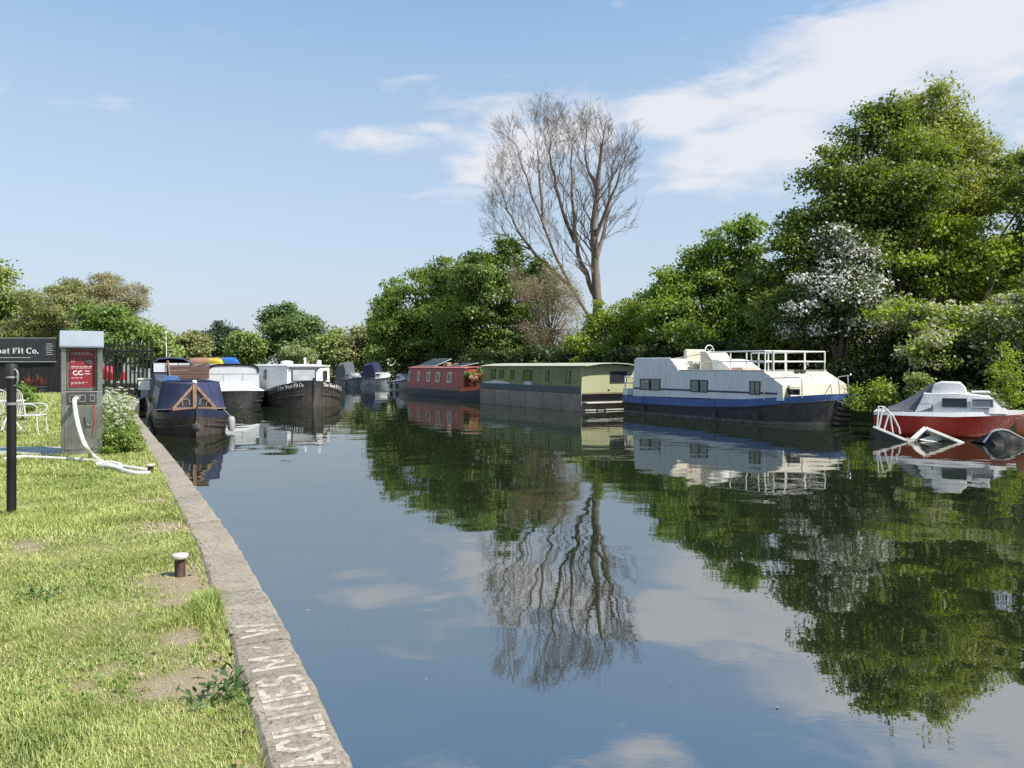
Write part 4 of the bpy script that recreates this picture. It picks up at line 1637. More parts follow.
PINE = wood('varnished_pine', (.27, .165, .10), .6, (14, 14, 2))
m = MB()
fx = -.03
A0, A1, A2 = Vector((.93, .60, .73)), Vector((1.0, .0, 1.46)), Vector((.93, -.60, .73))
off = Vector((-.03, 0, 0))
m.bar(A0 + off, A1 + off, .075, .05, (1, 0, 0))
m.bar(A2 + off, A1 + off, .075, .05, (1, 0, 0))
m.bar(A0 + off * 1.6 + Vector((0, 0, .02)), A2 + off * 1.6 + Vector((0, 0, .02)), .09, .05, (1, 0, 0))
m.bar(Vector((.90, 0, .74)), Vector((.955, 0, 1.50)), .10, .06, (1, 0, 0))
brd = m.build('triangle_board', PINE, R)
m = MB()
m.prism([A0 + Vector((.01, 0, .03)), A1 + Vector((.01, 0, -.04)), A2 + Vector((.01, 0, .03))], (.015, 0, 0))
m.build('pane', glass_dark('grey_panel', (.03, .033, .04), .2), brd)
m = MB()
m.lathe([(.0, .0), (.06, .01), (.07, .05), (.05, .09), (.0, .10)], 12, (.96, 0, 1.49))
m.build('headlamp', WHITEM, brd, smooth=60)
m = MB()
for s in (-1, 1):
    m.tube([(.93, s * .32, .84), (.925, s * .33, 1.0), (.935, s * .22, 1.05), (.94, s * .15, 1.0), (.93, s * .14, .86)], .009, 5)
m.build('coiled_rope', paint('pale_rope', (.45, .40, .32), .9), brd)
m = MB()
for (x, y) in ((.95, -1.02),):
    m.lathe([(.02, -.02), (.09, .0), (.11, .12), (.11, .30), (.08, .40), (.02, .42)], 14, (x, y, .08))
    m.tube([(x, y, .48), (x + .1, y * .8, .70)], .01, 5)
m.build('fender', paint('pale_fender', (.30, .29, .27), .6, var=.2, dirt=(.12, .11, .09), damt=.6), R, smooth=60)
m = MB()
m.lathe([(.02, .0), (.10, .04), (.13, .13), (.10, .22), (.02, .26)], 14, (-.12, .03, .14))
m.tube([(-.12, .03, .4), (-.02, 0, .80)], .012, 5)
m.build('bow_fender', RUBBER, R, smooth=60)
# wooden crate and blue sheet on the roof
w0 = NV.O + NV.e * 4.6 + NV.n * (-.05)
cr = empty('roof_crate', (w0.x, w0.y, 1.56), R.rotation_euler.z)
tag(cr, 'long brown slatted wooden box on the roof of the navy narrowboat', 'crate')
m = MB()
for k in range(3):
    m.box(-.33, -.30, -.62, .62, .01 + k * .145, .145 + k * .145)
    m.box(.30, .33, -.62, .62, .01 + k * .145, .145 + k * .145)
    m.box(-.30, .30, -.62, -.59, .01 + k * .145, .145 + k * .145)
    m.box(-.30, .30, .59, .62, .01 + k * .145, .145 + k * .145)
BOXW = wood('brown_plank', (.115, .062, .046), .7, (6, 1.5, 10))
m.build('slatted_side', BOXW, cr, bevel=.008)
m = MB()
m.box(-.35, .35, -.65, .65, .445, .475)
m.build('lid', BOXW, cr, bevel=.008)
m = MB()
m.bar((-.36, .58, 0), (-.40, .66, .62), .05, .05)
m.bar((.3, .62, 0), (.3, .66, .50), .05, .05)
m.build('post', PINE, cr)
w0 = NV.O + NV.e * 3.3 + NV.n * .55
m = MB()
rings = []
for i in range(8):
    x = -.5 + i / 7
    rings.append([(x, -.28 + rnd.uniform(-.04, .04), .0), (x, -.2, .07 + rnd.uniform(0, .06)), (x, 0, .10 + rnd.uniform(0, .07)), (x, .18, .06 + rnd.uniform(0, .06)), (x, .26, .0)])
m.loft(rings, True, True, True)
o = m.build('tarpaulin', paint('blue_tarpaulin', (.06, .15, .32), .5, var=.3, vs=6), smooth=30, loc=(w0.x, w0.y, 1.555))
o.rotation_euler.z = R.rotation_euler.z
tag(o, 'crumpled blue tarpaulin on the left roof edge of the navy narrowboat', 'tarpaulin')

# -------------------------------------------------------- navy canopied cruiser behind
CC = Boat('cabin_cruiser', 'small cruiser with navy canopy and pale windscreen behind the navy narrowboat', (-14.5, 32.9), (-.42, .907))
R = CC.root
xs = [0, .3, .9, 1.8, 3, 4.6, 5.0]
hwT = [(0, .12), (.3, .42), (.9, .75), (1.8, .98), (3, 1.02), (5, .95)]
hull(R, xs, hwT, [('hull', BLACKHULL, ([(0, -.3), (5, -.3)], .75, .4), ([(0, .85), (2, .7), (5, .65)], 1, 0))], WHITEP, 'start')
cr_ = lambda x, k, z: [(x, .9 * k, .66), (x, .78 * k, z), (x, -.78 * k, z), (x, -.9 * k, .66)]
m = MB()
m.loft([cr_(.9, .7, .9), cr_(1.5, .9, 1.6), cr_(2.0, 1, 1.68), cr_(4.6, 1, 1.68)], True, True, True)
m.build('cabin', paint('dark_navy_side', (.03, .035, .06), .5, var=.15), R)
hood = lambda x, z: [(x, .80, 1.66), (x, .78, z - .18), (x, .5, z), (x, 0, z + .04), (x, -.5, z), (x, -.78, z - .18), (x, -.80, 1.66)]
m = MB()
m.loft([hood(1.95, 2.30), hood(2.6, 2.38), hood(4.2, 2.34), hood(4.6, 2.2)], True, False, True)
m.build('canopy', paint('navy_hood_canvas', (.03, .033, .075), .85, var=.2, bump=.3, bs=10), R, smooth=40)
m = MB()
for (a, b) in ((-.74, -.28), (-.25, .25), (.28, .74)):
    m.obox((1.93, (a + b) / 2, 1.93), (.012, 0, 0), (0, (b - a) / 2, 0), (0, 0, .20))
m.build('windscreen', glass_dark('pale_windscreen', (.45, .48, .5), .15), R)
m = MB()
m.tube([(3.4, .2, 2.38), (3.35, .22, 3.5)], [.022, .012], 6)
m.lathe([(.0, 0), (.05, .02), (.05, .12), (.0, .14)], 10, (3.35, .22, 3.5))
m.build('mast', WHITEM, R)

# ------------------------------------------------------------- grey widebeam
GW = Boat('widebeam_boat', 'pale grey canvas fronted widebeam boat moored next to the navy narrowboat', (-12.95, 36.5), (-.47, .883))
R = GW.root
xs = [0, .15, .5, 1.0, 1.7, 2.6, 5, 10, 11.5]
hwT = [(0, .5), (.15, .85), (.5, 1.15), (1.0, 1.36), (1.7, 1.5), (2.6, 1.55), (11.5, 1.5)]
hull(R, xs, hwT, [('hull', BLACKHULL, ([(0, -.35), (12, -.35)], .85, .5), ([(0, .80), (2, .68), (12, .62)], 1, 0))], GREYP, 'start')
m = MB()
for zz in (.30, .50):
    for s in (-1, 1):
        m.tube([(x + max(0, .22 * (1 - x)), s * (lerp_table(hwT, x) * (.90 + .13 * zz) + .02), zz) for x in xs[1:]], .026, 6)
m.build('rubbing_strake', BROWNHULL, R)
CANV = paint('pale_grey_canvas', (.42, .44, .46), .8, var=.08, vs=2, dirt=(.28, .29, .30), damt=.3, bump=.2, bs=10)
m = MB()
m.loft([[(.05, .62, .82), (.05, .2, .92), (.05, -.2, .92), (.05, -.62, .82)],
        [(1.0, 1.38, .78), (1.0, .5, 1.08), (1.0, -.5, 1.08), (1.0, -1.38, .78)],
        [(1.75, 1.52, .76), (1.75, .6, 1.22), (1.75, -.6, 1.22), (1.75, -1.52, .76)]], True, True, True)
m.build('bow_cover', paint('white_bow_sheet', (.66, .66, .64), .6, var=.06, dirt=(.4, .4, .36), damt=.25), R, smooth=30)


def arch(x, k=1.0, zb=.70, zt=2.08, b=1.24):
    pts = [(x, b * k, zb), (x, b * .985 * k, zt - .42)]
    for i in range(9):
        a = PI * i / 8
        pts.append((x, math.copysign(abs(math.cos(a)) ** .55, math.cos(a)) * b * .96 * k, zt - .34 + .34 * math.sin(a) ** .6))
    return pts + [(x, -b * .985 * k, zt - .42), (x, -b * k, zb)]


m = MB()
m.loft([arch(1.75), arch(11)], True, False, True)
m.build('cabin', CANV, R, smooth=40)
m = MB()
m.prism(arch(1.75), (-.02, 0, 0))
fw = m.build('front_panel', CANV, R)
m = MB()
a_ = [Vector(q) for q in arch(1.72, .97, .72, 2.04)]
m.tube(a_[1:-1], .032, 6)
m.build('front_trim', FRAMEM, fw)
m = MB()
for y in (-.45, .45):
    m.box(1.715, 1.73, y - .012, y + .012, 1.15, 1.62)
m.box(1.715, 1.73, -1.3, 1.3, 1.60, 1.625)
m.build('seam', GREYP, fw)
m = MB()
rings = [arch(x, 1.012, 1.95, 2.12, 1.26)[2:-2] for x in (1.6, 11.1)]
m.loft(rings, False)
m.build('roof', paint('grey_roof', (.40, .41, .42), .6, var=.1), R, smooth=40)


def canoe(name, label, x, y, z, L, W, H, mt, boat, inv=True, rz=0.0, col_name=None):
    w = boat.O + boat.e * x + boat.n * y
    rt = empty(name, (w.x, w.y, z), boat.root.rotation_euler.z + rz)
    tag(rt, label, name)
    m = MB()
    rings = []
    for i in range(13):
        k = -1 + 2 * i / 12
        s = max(.02, 1 - abs(k) ** 2.4)
        s2 = max(.10, 1 - abs(k) ** 5)
        r = []
        for j in range(13):
            a = PI * j / 12
            r.append((k * L / 2, math.cos(a) * W / 2 * s, math.sin(a) * H * s2 + .04 * abs(k) ** 3))
        rings.append(r)
    m.loft(rings, True, True, True)
    m.build('hull', mt, rt, smooth=50)
    m = MB()
    for s_ in (-1, 1):
        m.tube([(k * L / 2, s_ * W / 2 * max(.02, 1 - abs(k) ** 2.4), .015) for k in [i / 6 - 1 for i in range(13)]], .02, 6)
    m.tube([(-L * .42, 0, H * .93), (0, 0, H + .012), (L * .42, 0, H * .93)], .018, 6)
    m.build('rim', mt, rt)
    return rt


canoe('canoe', 'long brown upturned canoe on the roof of the grey widebeam', 5.6, .80, 2.08, 3.6, .95, .36, paint('brown_canoe_gelcoat', (.40, .20, .11), .4, var=.1), GW, rz=.55)
canoe('kayak', 'yellow kayak lying on the roof of the grey widebeam', 4.0, .62, 2.10, 2.6, .66, .30, paint('yellow_kayak_plastic', (.75, .55, .03), .4, var=.06), GW, rz=.15)
canoe('kayak', 'bright blue kayak lying on the roof of the grey widebeam', 4.2, -.05, 2.10, 2.8, .70, .34, paint('blue_kayak_plastic', (.03, .16, .55), .4, var=.06), GW, rz=.25)

# --------------------------------------------- black hulled barge with white lettering
BF = Boat('trading_barge', 'black hulled barge with white cabin and white name on both bows', (-9.55, 37.1), (-.454, .891))
R = BF.root
xs = [0, .10, .35, .8, 1.3, 2.0, 2.8, 4, 8, 12, 13.5]
hwT = [(0, .07), (.10, .42), (.35, .86), (.8, 1.32), (1.3, 1.62), (2.0, 1.85), (2.8, 1.95), (12, 1.95), (13.5, 1.5)]
zb = [(0, -.4), (14, -.4)]
zk = [(0, .95), (.8, .80), (2, .58), (3.2, .46), (14, .42)]
z2 = [(0, 1.30), (.8, 1.10), (2, .84), (3.2, .70), (14, .64)]
hull(R, xs, hwT, [('hull', BROWNHULL, (zb, .90, .3), (zk, .985, .05)), ('gunwale', BLACKHULL, (zk, 1.0, .05), (z2, 1.01, 0))], GREYP, 'start')
m = MB()
for off_ in (.0, -.32):
    for s in (-1, 1):
        m.tube([(x + max(0, .10 * (1 - x)), s * (lerp_table(hwT, x) * (.985 if off_ == 0 else .96) + .02), lerp_table(zk, x) + off_) for x in xs[1:]], .035, 6)
m.build('rubbing_strake', BROWNHULL, R)
m = MB()
m.tube([(.32, 0, -.2), (.06, 0, .9), (-.03, 0, 1.42)], .06, 8)
m.build('stem_post', BLACKHULL, R)
WH2 = paint('bright_white_cabin', (.70, .70, .68), .45, var=.04, dirt=(.45, .42, .36), damt=.2)
plan = [(9.5, 1.60), (3.3, 1.60), (2.2, .85), (2.2, -.85), (3.3, -1.60), (9.5, -1.60)]
m = MB()
m.loft([[(x, y, .62) for x, y in plan], [(x + .04 * (x < 3), y * .965, 1.97) for x, y in plan]], True, False, False)
m.build('cabin', WH2, R)
m = MB()
m.loft([[(x - .06 * (x < 3), y * 1.0, 1.972) for x, y in plan], [(x - .06 * (x < 3), y * 1.0, 2.03) for x, y in plan], [(x + .2, y * .5, 2.09) for x, y in plan]], True, True, True)
m.build('roof', paint('white_roof', (.62, .62, .58), .5, var=.1, dirt=(.35, .34, .28)), R)
window(R, (2.212, 0, 1.55), (0, -1, 0), 1.22, .66, pane=glass_dark('blind_glass', (.35, .37, .38), .2), frame=FRAMEM, out=.04, t=.05)
for (x, y) in ((2.205, .60), (2.205, -.60)):
    pass
u = Vector((3.3 - 2.2, -(1.60 - .85) , 0)).normalized()
c = Vector((2.62, -1.125, 1.50))
window(R, c + Vector((0, -.02, 0)), Vector((1.1, -.75, 0)), .40, .50, pane=DGLASS, frame=FRAMEM, out=.06)
window(R, (4.2, 1.575, 1.55), (-1, 0, 0), .55, .50, up=(0, -.04, 1), pane=DGLASS, frame=FRAMEM, out=.04)
window(R, (6.6, 1.575, 1.55), (-1, 0, 0), .55, .50, up=(0, -.04, 1), pane=DGLASS, frame=FRAMEM, out=.04)
window(R, (5.0, -1.575, 1.55), (1, 0, 0), .55, .50, up=(0, .04, 1), pane=DGLASS, frame=FRAMEM, out=.04)
m = MB()
for y in (.68, -.70):
    m.lathe([(0, 0), (.05, .0), (.05, .06), (0, .07)], 10, (2.16, y, 1.10))
    m.lathe([(0, 0), (.05, .0), (.05, .06), (0, .07)], 10, (2.18, y, 1.84))
m.build('lamp', FRAMEM, R)
m = MB()
m.lathe([(.3, 0), (.34, .05), (.30, .16), (.1, .2)], 14, (4.6, .4, 2.09))
m.lathe([(.12, 0), (.12, .22), (.02, .26)], 12, (2.8, -.9, 2.05))
m.lathe([(.06, 0), (.05, .30), (.09, .32), (.02, .36)], 10, (3.4, -.3, 2.08))
m.build('roof_vent', WHITEM, R, smooth=50)
m = MB()
for k in range(3):
    x = 6.2 + k * .35
    m.tube([(x, 1.78, .66), (x, 1.70, 1.45)], .02, 6)
m.build('side_post', FRAMEM, R)


# serif capitals and small letters built from strokes, on a unit em (x to the right, y up)
def glyphs(txt, bold=.17):
    """list of (polygon) in em units and the run length"""
    out = []
    x = 0.0
    th, hl = bold, .07

    def rect(a, b, c, d):
        out.append([(x + a, b), (x + c, b), (x + c, d), (x + a, d)])

    def ring(cx, cy, rx, ry, a0=0, a1=360, tx=th, ty=hl):
        n = 22
        for i in range(n):
            p, q = math.radians(a0 + (a1 - a0) * i / n), math.radians(a0 + (a1 - a0) * (i + 1) / n)
            out.append([(x + cx + rx * math.cos(p), cy + ry * math.sin(p)), (x + cx + rx * math.cos(q), cy + ry * math.sin(q)),
                        (x + cx + (rx - tx) * math.cos(q), cy + (ry - ty) * math.sin(q)), (x + cx + (rx - tx) * math.cos(p), cy + (ry - ty) * math.sin(p))])
    for ch in txt:
        w = .5
        if ch == 'T':
            rect(.28, 0, .28 + th, .72); rect(.02, .65, .70, .72); rect(.02, .52, .09, .65); rect(.63, .52, .70, .65); rect(.18, 0, .55, .06); w = .74
        elif ch == 'h':
            rect(.06, 0, .06 + th, .74); rect(.0, 0, .30, .05); rect(.0, .69, .1, .74); rect(.38, 0, .38 + th, .36); rect(.33, 0, .61, .05); ring(.36, .33, .19, .17, 0, 150); w = .63
        elif ch == 'e':
            ring(.26, .25, .25, .26, 0, 320); rect(.05, .25, .5, .31); w = .55
        elif ch == 'B':
            rect(.08, 0, .08 + th, .72); rect(.0, 0, .35, .06); rect(.0, .66, .35, .72); rect(.2, .35, .36, .41); ring(.34, .535, .24, .185, -90, 90); ring(.34, .205, .29, .205, -90, 90); w = .67
        elif ch == 'o':
            ring(.27, .25, .27, .26); w = .57
        elif ch == 'a':
            rect(.32, 0, .32 + th, .38); rect(.4, 0, .55, .06); ring(.27, .36, .22, .15, 0, 170); ring(.22, .14, .20, .15); w = .55
        elif ch == 't':
            rect(.10, .06, .10 + th, .66); rect(.0, .44, .36, .50); ring(.26, .13, .16, .14, 180, 330); w = .40
        elif ch == 'F':
            rect(.08, 0, .08 + th, .72); rect(.0, 0, .36, .06); rect(.0, .65, .60, .72); rect(.53, .50, .60, .65); rect(.2, .34, .42, .40); rect(.38, .27, .44, .47); w = .64
        elif ch == 'i':
            rect(.07, 0, .07 + th, .49); rect(.0, 0, .31, .05); rect(.0, .44, .1, .49); rect(.06, .58, .06 + th, .74); w = .33
        elif ch == 'C':
            ring(.36, .36, .36, .38, 42, 318); rect(.58, .52, .65, .73); w = .70
        elif ch == '.':
            rect(.03, 0, .03 + th, .15); w = .26
        elif ch == ' ':
            w = .24
        x += w + .03
    return out, x


def sign_text(txt, place, name, mat_, parent, thick=.004):
    """place(u, v) -> (point, normal) for em coordinates scaled 0..1 along the run"""
    polys, run = glyphs(txt)
    m = MB()
    for pl in polys:
        vs = [place(px_ / run, py_ / run) for px_, py_ in pl]
        m.add([q for q, nn in vs], [tuple(range(len(vs)))])
    return m.build(name, mat_, parent)


for s in (1, -1):
    x0_, x1_ = (2.55, .55) if s > 0 else (.55, 2.55)

    def plc(u, v, s=s, x0_=x0_, x1_=x1_):
        y = (1.50 + (.42 - 1.50) * u) if s > 0 else (.45 + (1.75 - .45) * u)
        x = lerp_table([(b_, a_) for a_, b_ in hwT[:7]], y)
        zc = (lerp_table(zk, x) + lerp_table(z2, x)) / 2 - .08
        return (x - .045, s * (y * 1.012 + .015), zc + v * 2.0), None
    sign_text('The Boat Fit Co.', plc, 'name_lettering', WHITEM, R)

# ----------------------------------------------------- red and white cabin cruiser
CR = Boat('cabin_cruiser', 'red hulled white cabin cruiser with grey canvas cover at the right edge', (10.80, 22.86), (3.35, -1.9))
R = CR.root
L = 3.72
RED2 = paint('red_gelcoat', (.42, .028, .014), .35, var=.12, vs=2, dirt=(.10, .03, .025), damt=.4, bump=.05)
WH3 = paint('white_gelcoat', (.74, .73, .70), .35, var=.04, dirt=(.42, .39, .32), damt=.3, bump=.03)
xs = [0, .05, .5, 1.2, 2.0, 2.6, 3.05, 3.35, 3.6, L]
hwT = [(0, .72), (.05, .76), (.5, .82), (1.2, .86), (2.0, .84), (2.6, .70), (3.05, .48), (3.35, .30), (3.6, .14), (L, .05)]
hull(R, xs, hwT, [('keel', RED2, ([(0, -.25), (5, -.25)], .5, .9), ([(0, .10), (2.5, .12), (L, .22)], .88, .45)),
                  ('hull', RED2, ([(0, .10), (2.5, .12), (L, .22)], .88, .45), ([(0, .60), (2, .60), (L, .68)], 1, .05)),
                  ('gunwale', WH3, ([(0, .60), (2, .60), (L, .68)], 1.03, .02), ([(0, .70), (2, .72), (L, .79)], .98, 0))], WH3, 'end')


def C_(px, py, y=-.72):
    return CR.loc(px, py, y)


xa = C_(919, 410)[0]
xb = C_(996, 410)[0]
xm = C_(989, 398)[0]
xbt = C_(1008, 412)[0]
cs = lambda x, k, z: [(x, .70 * k, .70), (x, .60 * k, z), (x, .3 * k, z + .04), (x, -.3 * k, z + .04), (x, -.60 * k, z), (x, -.70 * k, .70)]
m = MB()
m.loft([cs(xa, 1, .9), cs(xa + .12, 1, 1.22), cs(xa + .9, 1, 1.24), cs(xm, .86, 1.16), cs(xbt, .66, .76)], True, True, True)
m.build('cabin', WH3, R, smooth=30)
m = MB()
x0, x1 = C_(931, 385)[0], C_(966, 385)[0]
m.loft([[(x0, .5, 1.24), (x0 + .05, .44, 1.48), (x0 + .05, -.44, 1.48), (x0, -.5, 1.24)],
        [(x0 + .3, .5, 1.24), (x0 + .25, .46, 1.56), (x0 + .25, -.46, 1.56), (x0 + .3, -.5, 1.24)],
        [(x1 - .1, .46, 1.24), (x1 - .12, .42, 1.55), (x1 - .12, -.42, 1.55), (x1 - .1, -.46, 1.24)],
        [(x1 + .04, .44, 1.24), (x1, .40, 1.40), (x1, -.40, 1.40), (x1 + .04, -.44, 1.24)]], True, True, True)
m.build('folded_hood', WH3, R, bevel=.03, smooth=40)
m = MB()
m.box(x1 + .15, xm + .05, -.35, .35, 1.25, 1.30)
m.build('roof_hatch', WH3, R, bevel=.015)
# windows: black side light, two grey ones, windscreen
def cside(x, z):
    k = 1 if x < xa + .9 else 1 + (x - xa - .9) / (xm - xa - .9) * -.14
    return -(.70 - .10 * (z - .7) / .5) * k


for (pa, pb, pt_, pbm, mt) in ((942, 967, 404, 413.5, DGLASS), (971, 994, 404, 412.5, glass_dark('grey_perspex', (.16, .16, .18), .15))):
    xa_ = C_(pa, 408)[0]
    xb_ = C_(pb, 408)[0]
    z = .98
    ya, yb = cside(xa_, z), cside(xb_, z)
    window(R, ((xa_ + xb_) / 2, (ya + yb) / 2 - .022, z), (xb_ - xa_, yb - ya, 0), xb_ - xa_, .25, up=(0, .20, 1), pane=mt, frame=ALU if mt != DGLASS else FRAMEM, t=.022, out=.03)
c = (Vector((xm, 0, 1.16)) + Vector((xbt, 0, .76))) / 2
up = (Vector((xm, 0, 1.16)) - Vector((xbt, 0, .76))).normalized()
for s in (-.24, .24):
    window(R, c + Vector((.01, s, .012)), (0, 1, 0), .40, .34, up=up, pane=glass_dark('grey_perspex', (.16, .16, .18), .15), frame=ALU, t=.025, out=.03, name='windscreen')
# pitched canvas over the cockpit
m = MB()
rings = []
xe = C_(887, 409)[0]
for i in range(9):
    k = i / 8
    x = xe + (C_(932, 385)[0] + .02 - xe) * k
    zt = .80 + .74 * k ** 1.15
    hwd = .52 + .1 * k
    r_ = []
    for j in range(11):
        a = -1 + 2 * j / 10
        z = zt - abs(a) ** 2.6 * (zt - .72) - .03 * math.sin(PI * k) * (1 - a * a)
        r_.append((x, a * (hwd + .12), z + .008 * math.sin(j * 2.7 + i * 1.9)))
    rings.append(r_)
m.loft(rings, False)
GREYC = paint('grey_canvas', (.10, .105, .11), .85, var=.15, vs=3, dirt=(.12, .12, .12), damt=.3, bump=.3, bs=14)
m.build('canvas_cover', GREYC, R, smooth=40)
m = MB()
xq, xr_ = xa - .02, xa + .2
m.prism([(xq - .08, -.705, .71), (xq + .16, -.635, 1.22), (xr_ + .1, -.625, 1.22), (xr_ + .1, -.705, .71)], (0, .02, 0))
m.build('side_screen', WH3, R)
m = MB()
for k in range(7):
    m.bar((xa + .02 + k * .05, -.700 , .92 + (k % 2) * .01), (xa + .045 + k * .05, -.700, .95), .004, .012)
m.build('name_lettering', DBLUE, R)

p0 = at(1024, 424, 19.75)
fb = empty('mooring_buoy', (p0.x + .12, p0.y, .0))
tag(fb, 'round orange mooring buoy at the bow of the red cruiser', 'buoy')
m = MB()
m.lathe([(.02, .02), (.14, .05), (.25, .20), (.29, .42), (.26, .62), (.15, .76), (.05, .80)], 20)
m.build('float', paint('orange_buoy_plastic', (.62, .17, .07), .5, var=.12, dirt=(.25, .1, .06), damt=.4), fb, smooth=60)
m = MB()
m.lathe([(.03, .79), (.03, .86)], 10)
m.tube([(0, 0, .85), (.05, 0, .92), (.0, .02, .98), (-.05, 0, .92), (0, 0, .85)], .012, 6)
m.build('shackle', STEEL, fb)

# ---------------------------------------------------------- sunken white dinghy
sx = at(925, 428, 20.4)
S0 = Vector((sx.x, 20.4, 0))
sk = empty('sunken_dinghy', S0)
tag(sk, 'half sunken white dinghy with white tube frame in front of the red cruiser', 'boat')


def S(px, py, Y=20.4):
    q = at(px, py, Y) - S0
    return Vector((q.x, q.y, q.z))


m = MB()
Pk = S(925, 428)
Lq, Rq = S(908, 443.2, 20.2), S(964, 443.8, 20.1)
Kl = S(935, 444, 21.0)
inner = [S(921, 438, 20.45), S(945, 437, 20.6)]
m.bar(Lq, Pk, .11, .05, (0, -1, .3))
m.bar(Pk, Rq, .09, .05, (0, -1, .3))
m.bar(S(873, 426.5, 20.9), S(911, 442.6, 20.25), .08, .05, (0, -1, .3))
m.build('gunwale', paint('grimy_white', (.58, .57, .52), .55, var=.15, vs=5, dirt=(.20, .18, .12), damt=.7, streak=False), sk, bevel=.015)
m = MB()
m.add([Lq + Vector((.05, .06, -.05)), Pk + Vector((0, .10, -.03)), Rq + Vector((0, .06, -.05)), Kl + Vector((0, .4, -.1))], [(0, 1, 3), (1, 2, 3), (0, 3, 2)])
m.build('hull', WH3, sk)
m = MB()
q = [S(920, 440, 20.5), S(935, 434, 20.55), S(946, 439, 20.5), S(930, 443.5, 20.3)]
m.prism(q, (0, .05, .01))
m.build('thwart', WHITEM, sk, bevel=.01)
m = MB()
a, b = S(874, 429, 20.95), S(909, 443, 20.3)
m.prism([a, b, S(902, 444, 20.35), S(874, 441, 20.95)], (.12, .5, 0))
m.build('stern', paint('wet_black_hull', (.03, .03, .03), .3, var=.3), sk)
m = MB()
for pl in ([(877, 427.5), (878.5, 406), (884, 407), (893, 416), (899, 428), (900, 434)], [(879, 427), (883, 407)], [(884, 430), (889, 413)], [(893, 434), (890, 414)]):
    m.tube([S(px, py, 20.85) for px, py in pl], .022, 7)
m.build('tube_frame', WHITEM, sk)
m = MB()
rg = random.Random(9)
q = S(912, 441, 20.2)
for k in range(14):
    a = rg.uniform(0, 6.28)
    c = q + Vector((rg.uniform(-.12, .12), rg.uniform(-.1, .1), rg.uniform(-.02, .06)))
    m.tube([c, c + Vector((math.cos(a) * .1, math.sin(a) * .1, .03))], .008, 4)
m.build('tangled_rope', paint('straw_rope', (.45, .38, .22), .9), sk)

# tarpaulin covered dinghy, mostly under water
q0 = at(1008, 440, 19.6)
td = empty('sunken_boat', (q0.x, 19.6, 0))
tag(td, 'dark sheet covered sunken boat with pale rim in front of the red cruiser', 'boat')


def T(px, py, Y=19.6):
    q = at(px, py, Y)
    return Vector((q.x - q0.x, q.y - 19.6, q.z))


ridge = [(983, 443), (987, 438), (991, 432.5), (996, 430.5), (1002, 430), (1009, 431.5), (1015, 435), (1023, 439), (1034, 440), (1046, 442)]
rings = []
rg = random.Random(12)
for i, (px, py) in enumerate(ridge):
    a = T(px, py)
    b = a + Vector((.02, -.30 - .10 * math.sin(i), -a.z - .06))
    c = a + Vector((.02, .9, -a.z - .06))
    mid = a.lerp(b, .5) + Vector((rg.uniform(-.04, .04), -.05 + rg.uniform(-.06, .05), rg.uniform(-.05, .05)))
    mid2 = a.lerp(b, .25) + Vector((0, -.06 + rg.uniform(-.03, .03), rg.uniform(-.03, .03)))
    rings.append([b, mid, mid2, a, a.lerp(c, .5) + Vector((0, 0, .04)), c])
m = MB()
m.loft(rings, False)
m.build('cover', paint('wet_black_sheet', (.010, .011, .013), .5, var=.4, vs=4, dirt=(.05, .055, .06), damt=.3, streak=False, bump=.5, bs=14, spec=.12), td, smooth=25)
m = MB()
m.tube([T(px, py) + Vector((0, -.015, .012)) for px, py in ridge], .03, 6)
m.build('rim', paint('pale_grey_rim', (.28, .29, .30), .6, var=.25, dirt=(.10, .10, .10), damt=.6, streak=False), td)
m = MB()
m.prism([T(984, 443), T(991, 433.5), T(994, 441), T(992, 446)], (.02, -.04, 0))
m.build('end_panel', paint('slate_grey_panel', (.14, .16, .18), .4, var=.2), td)

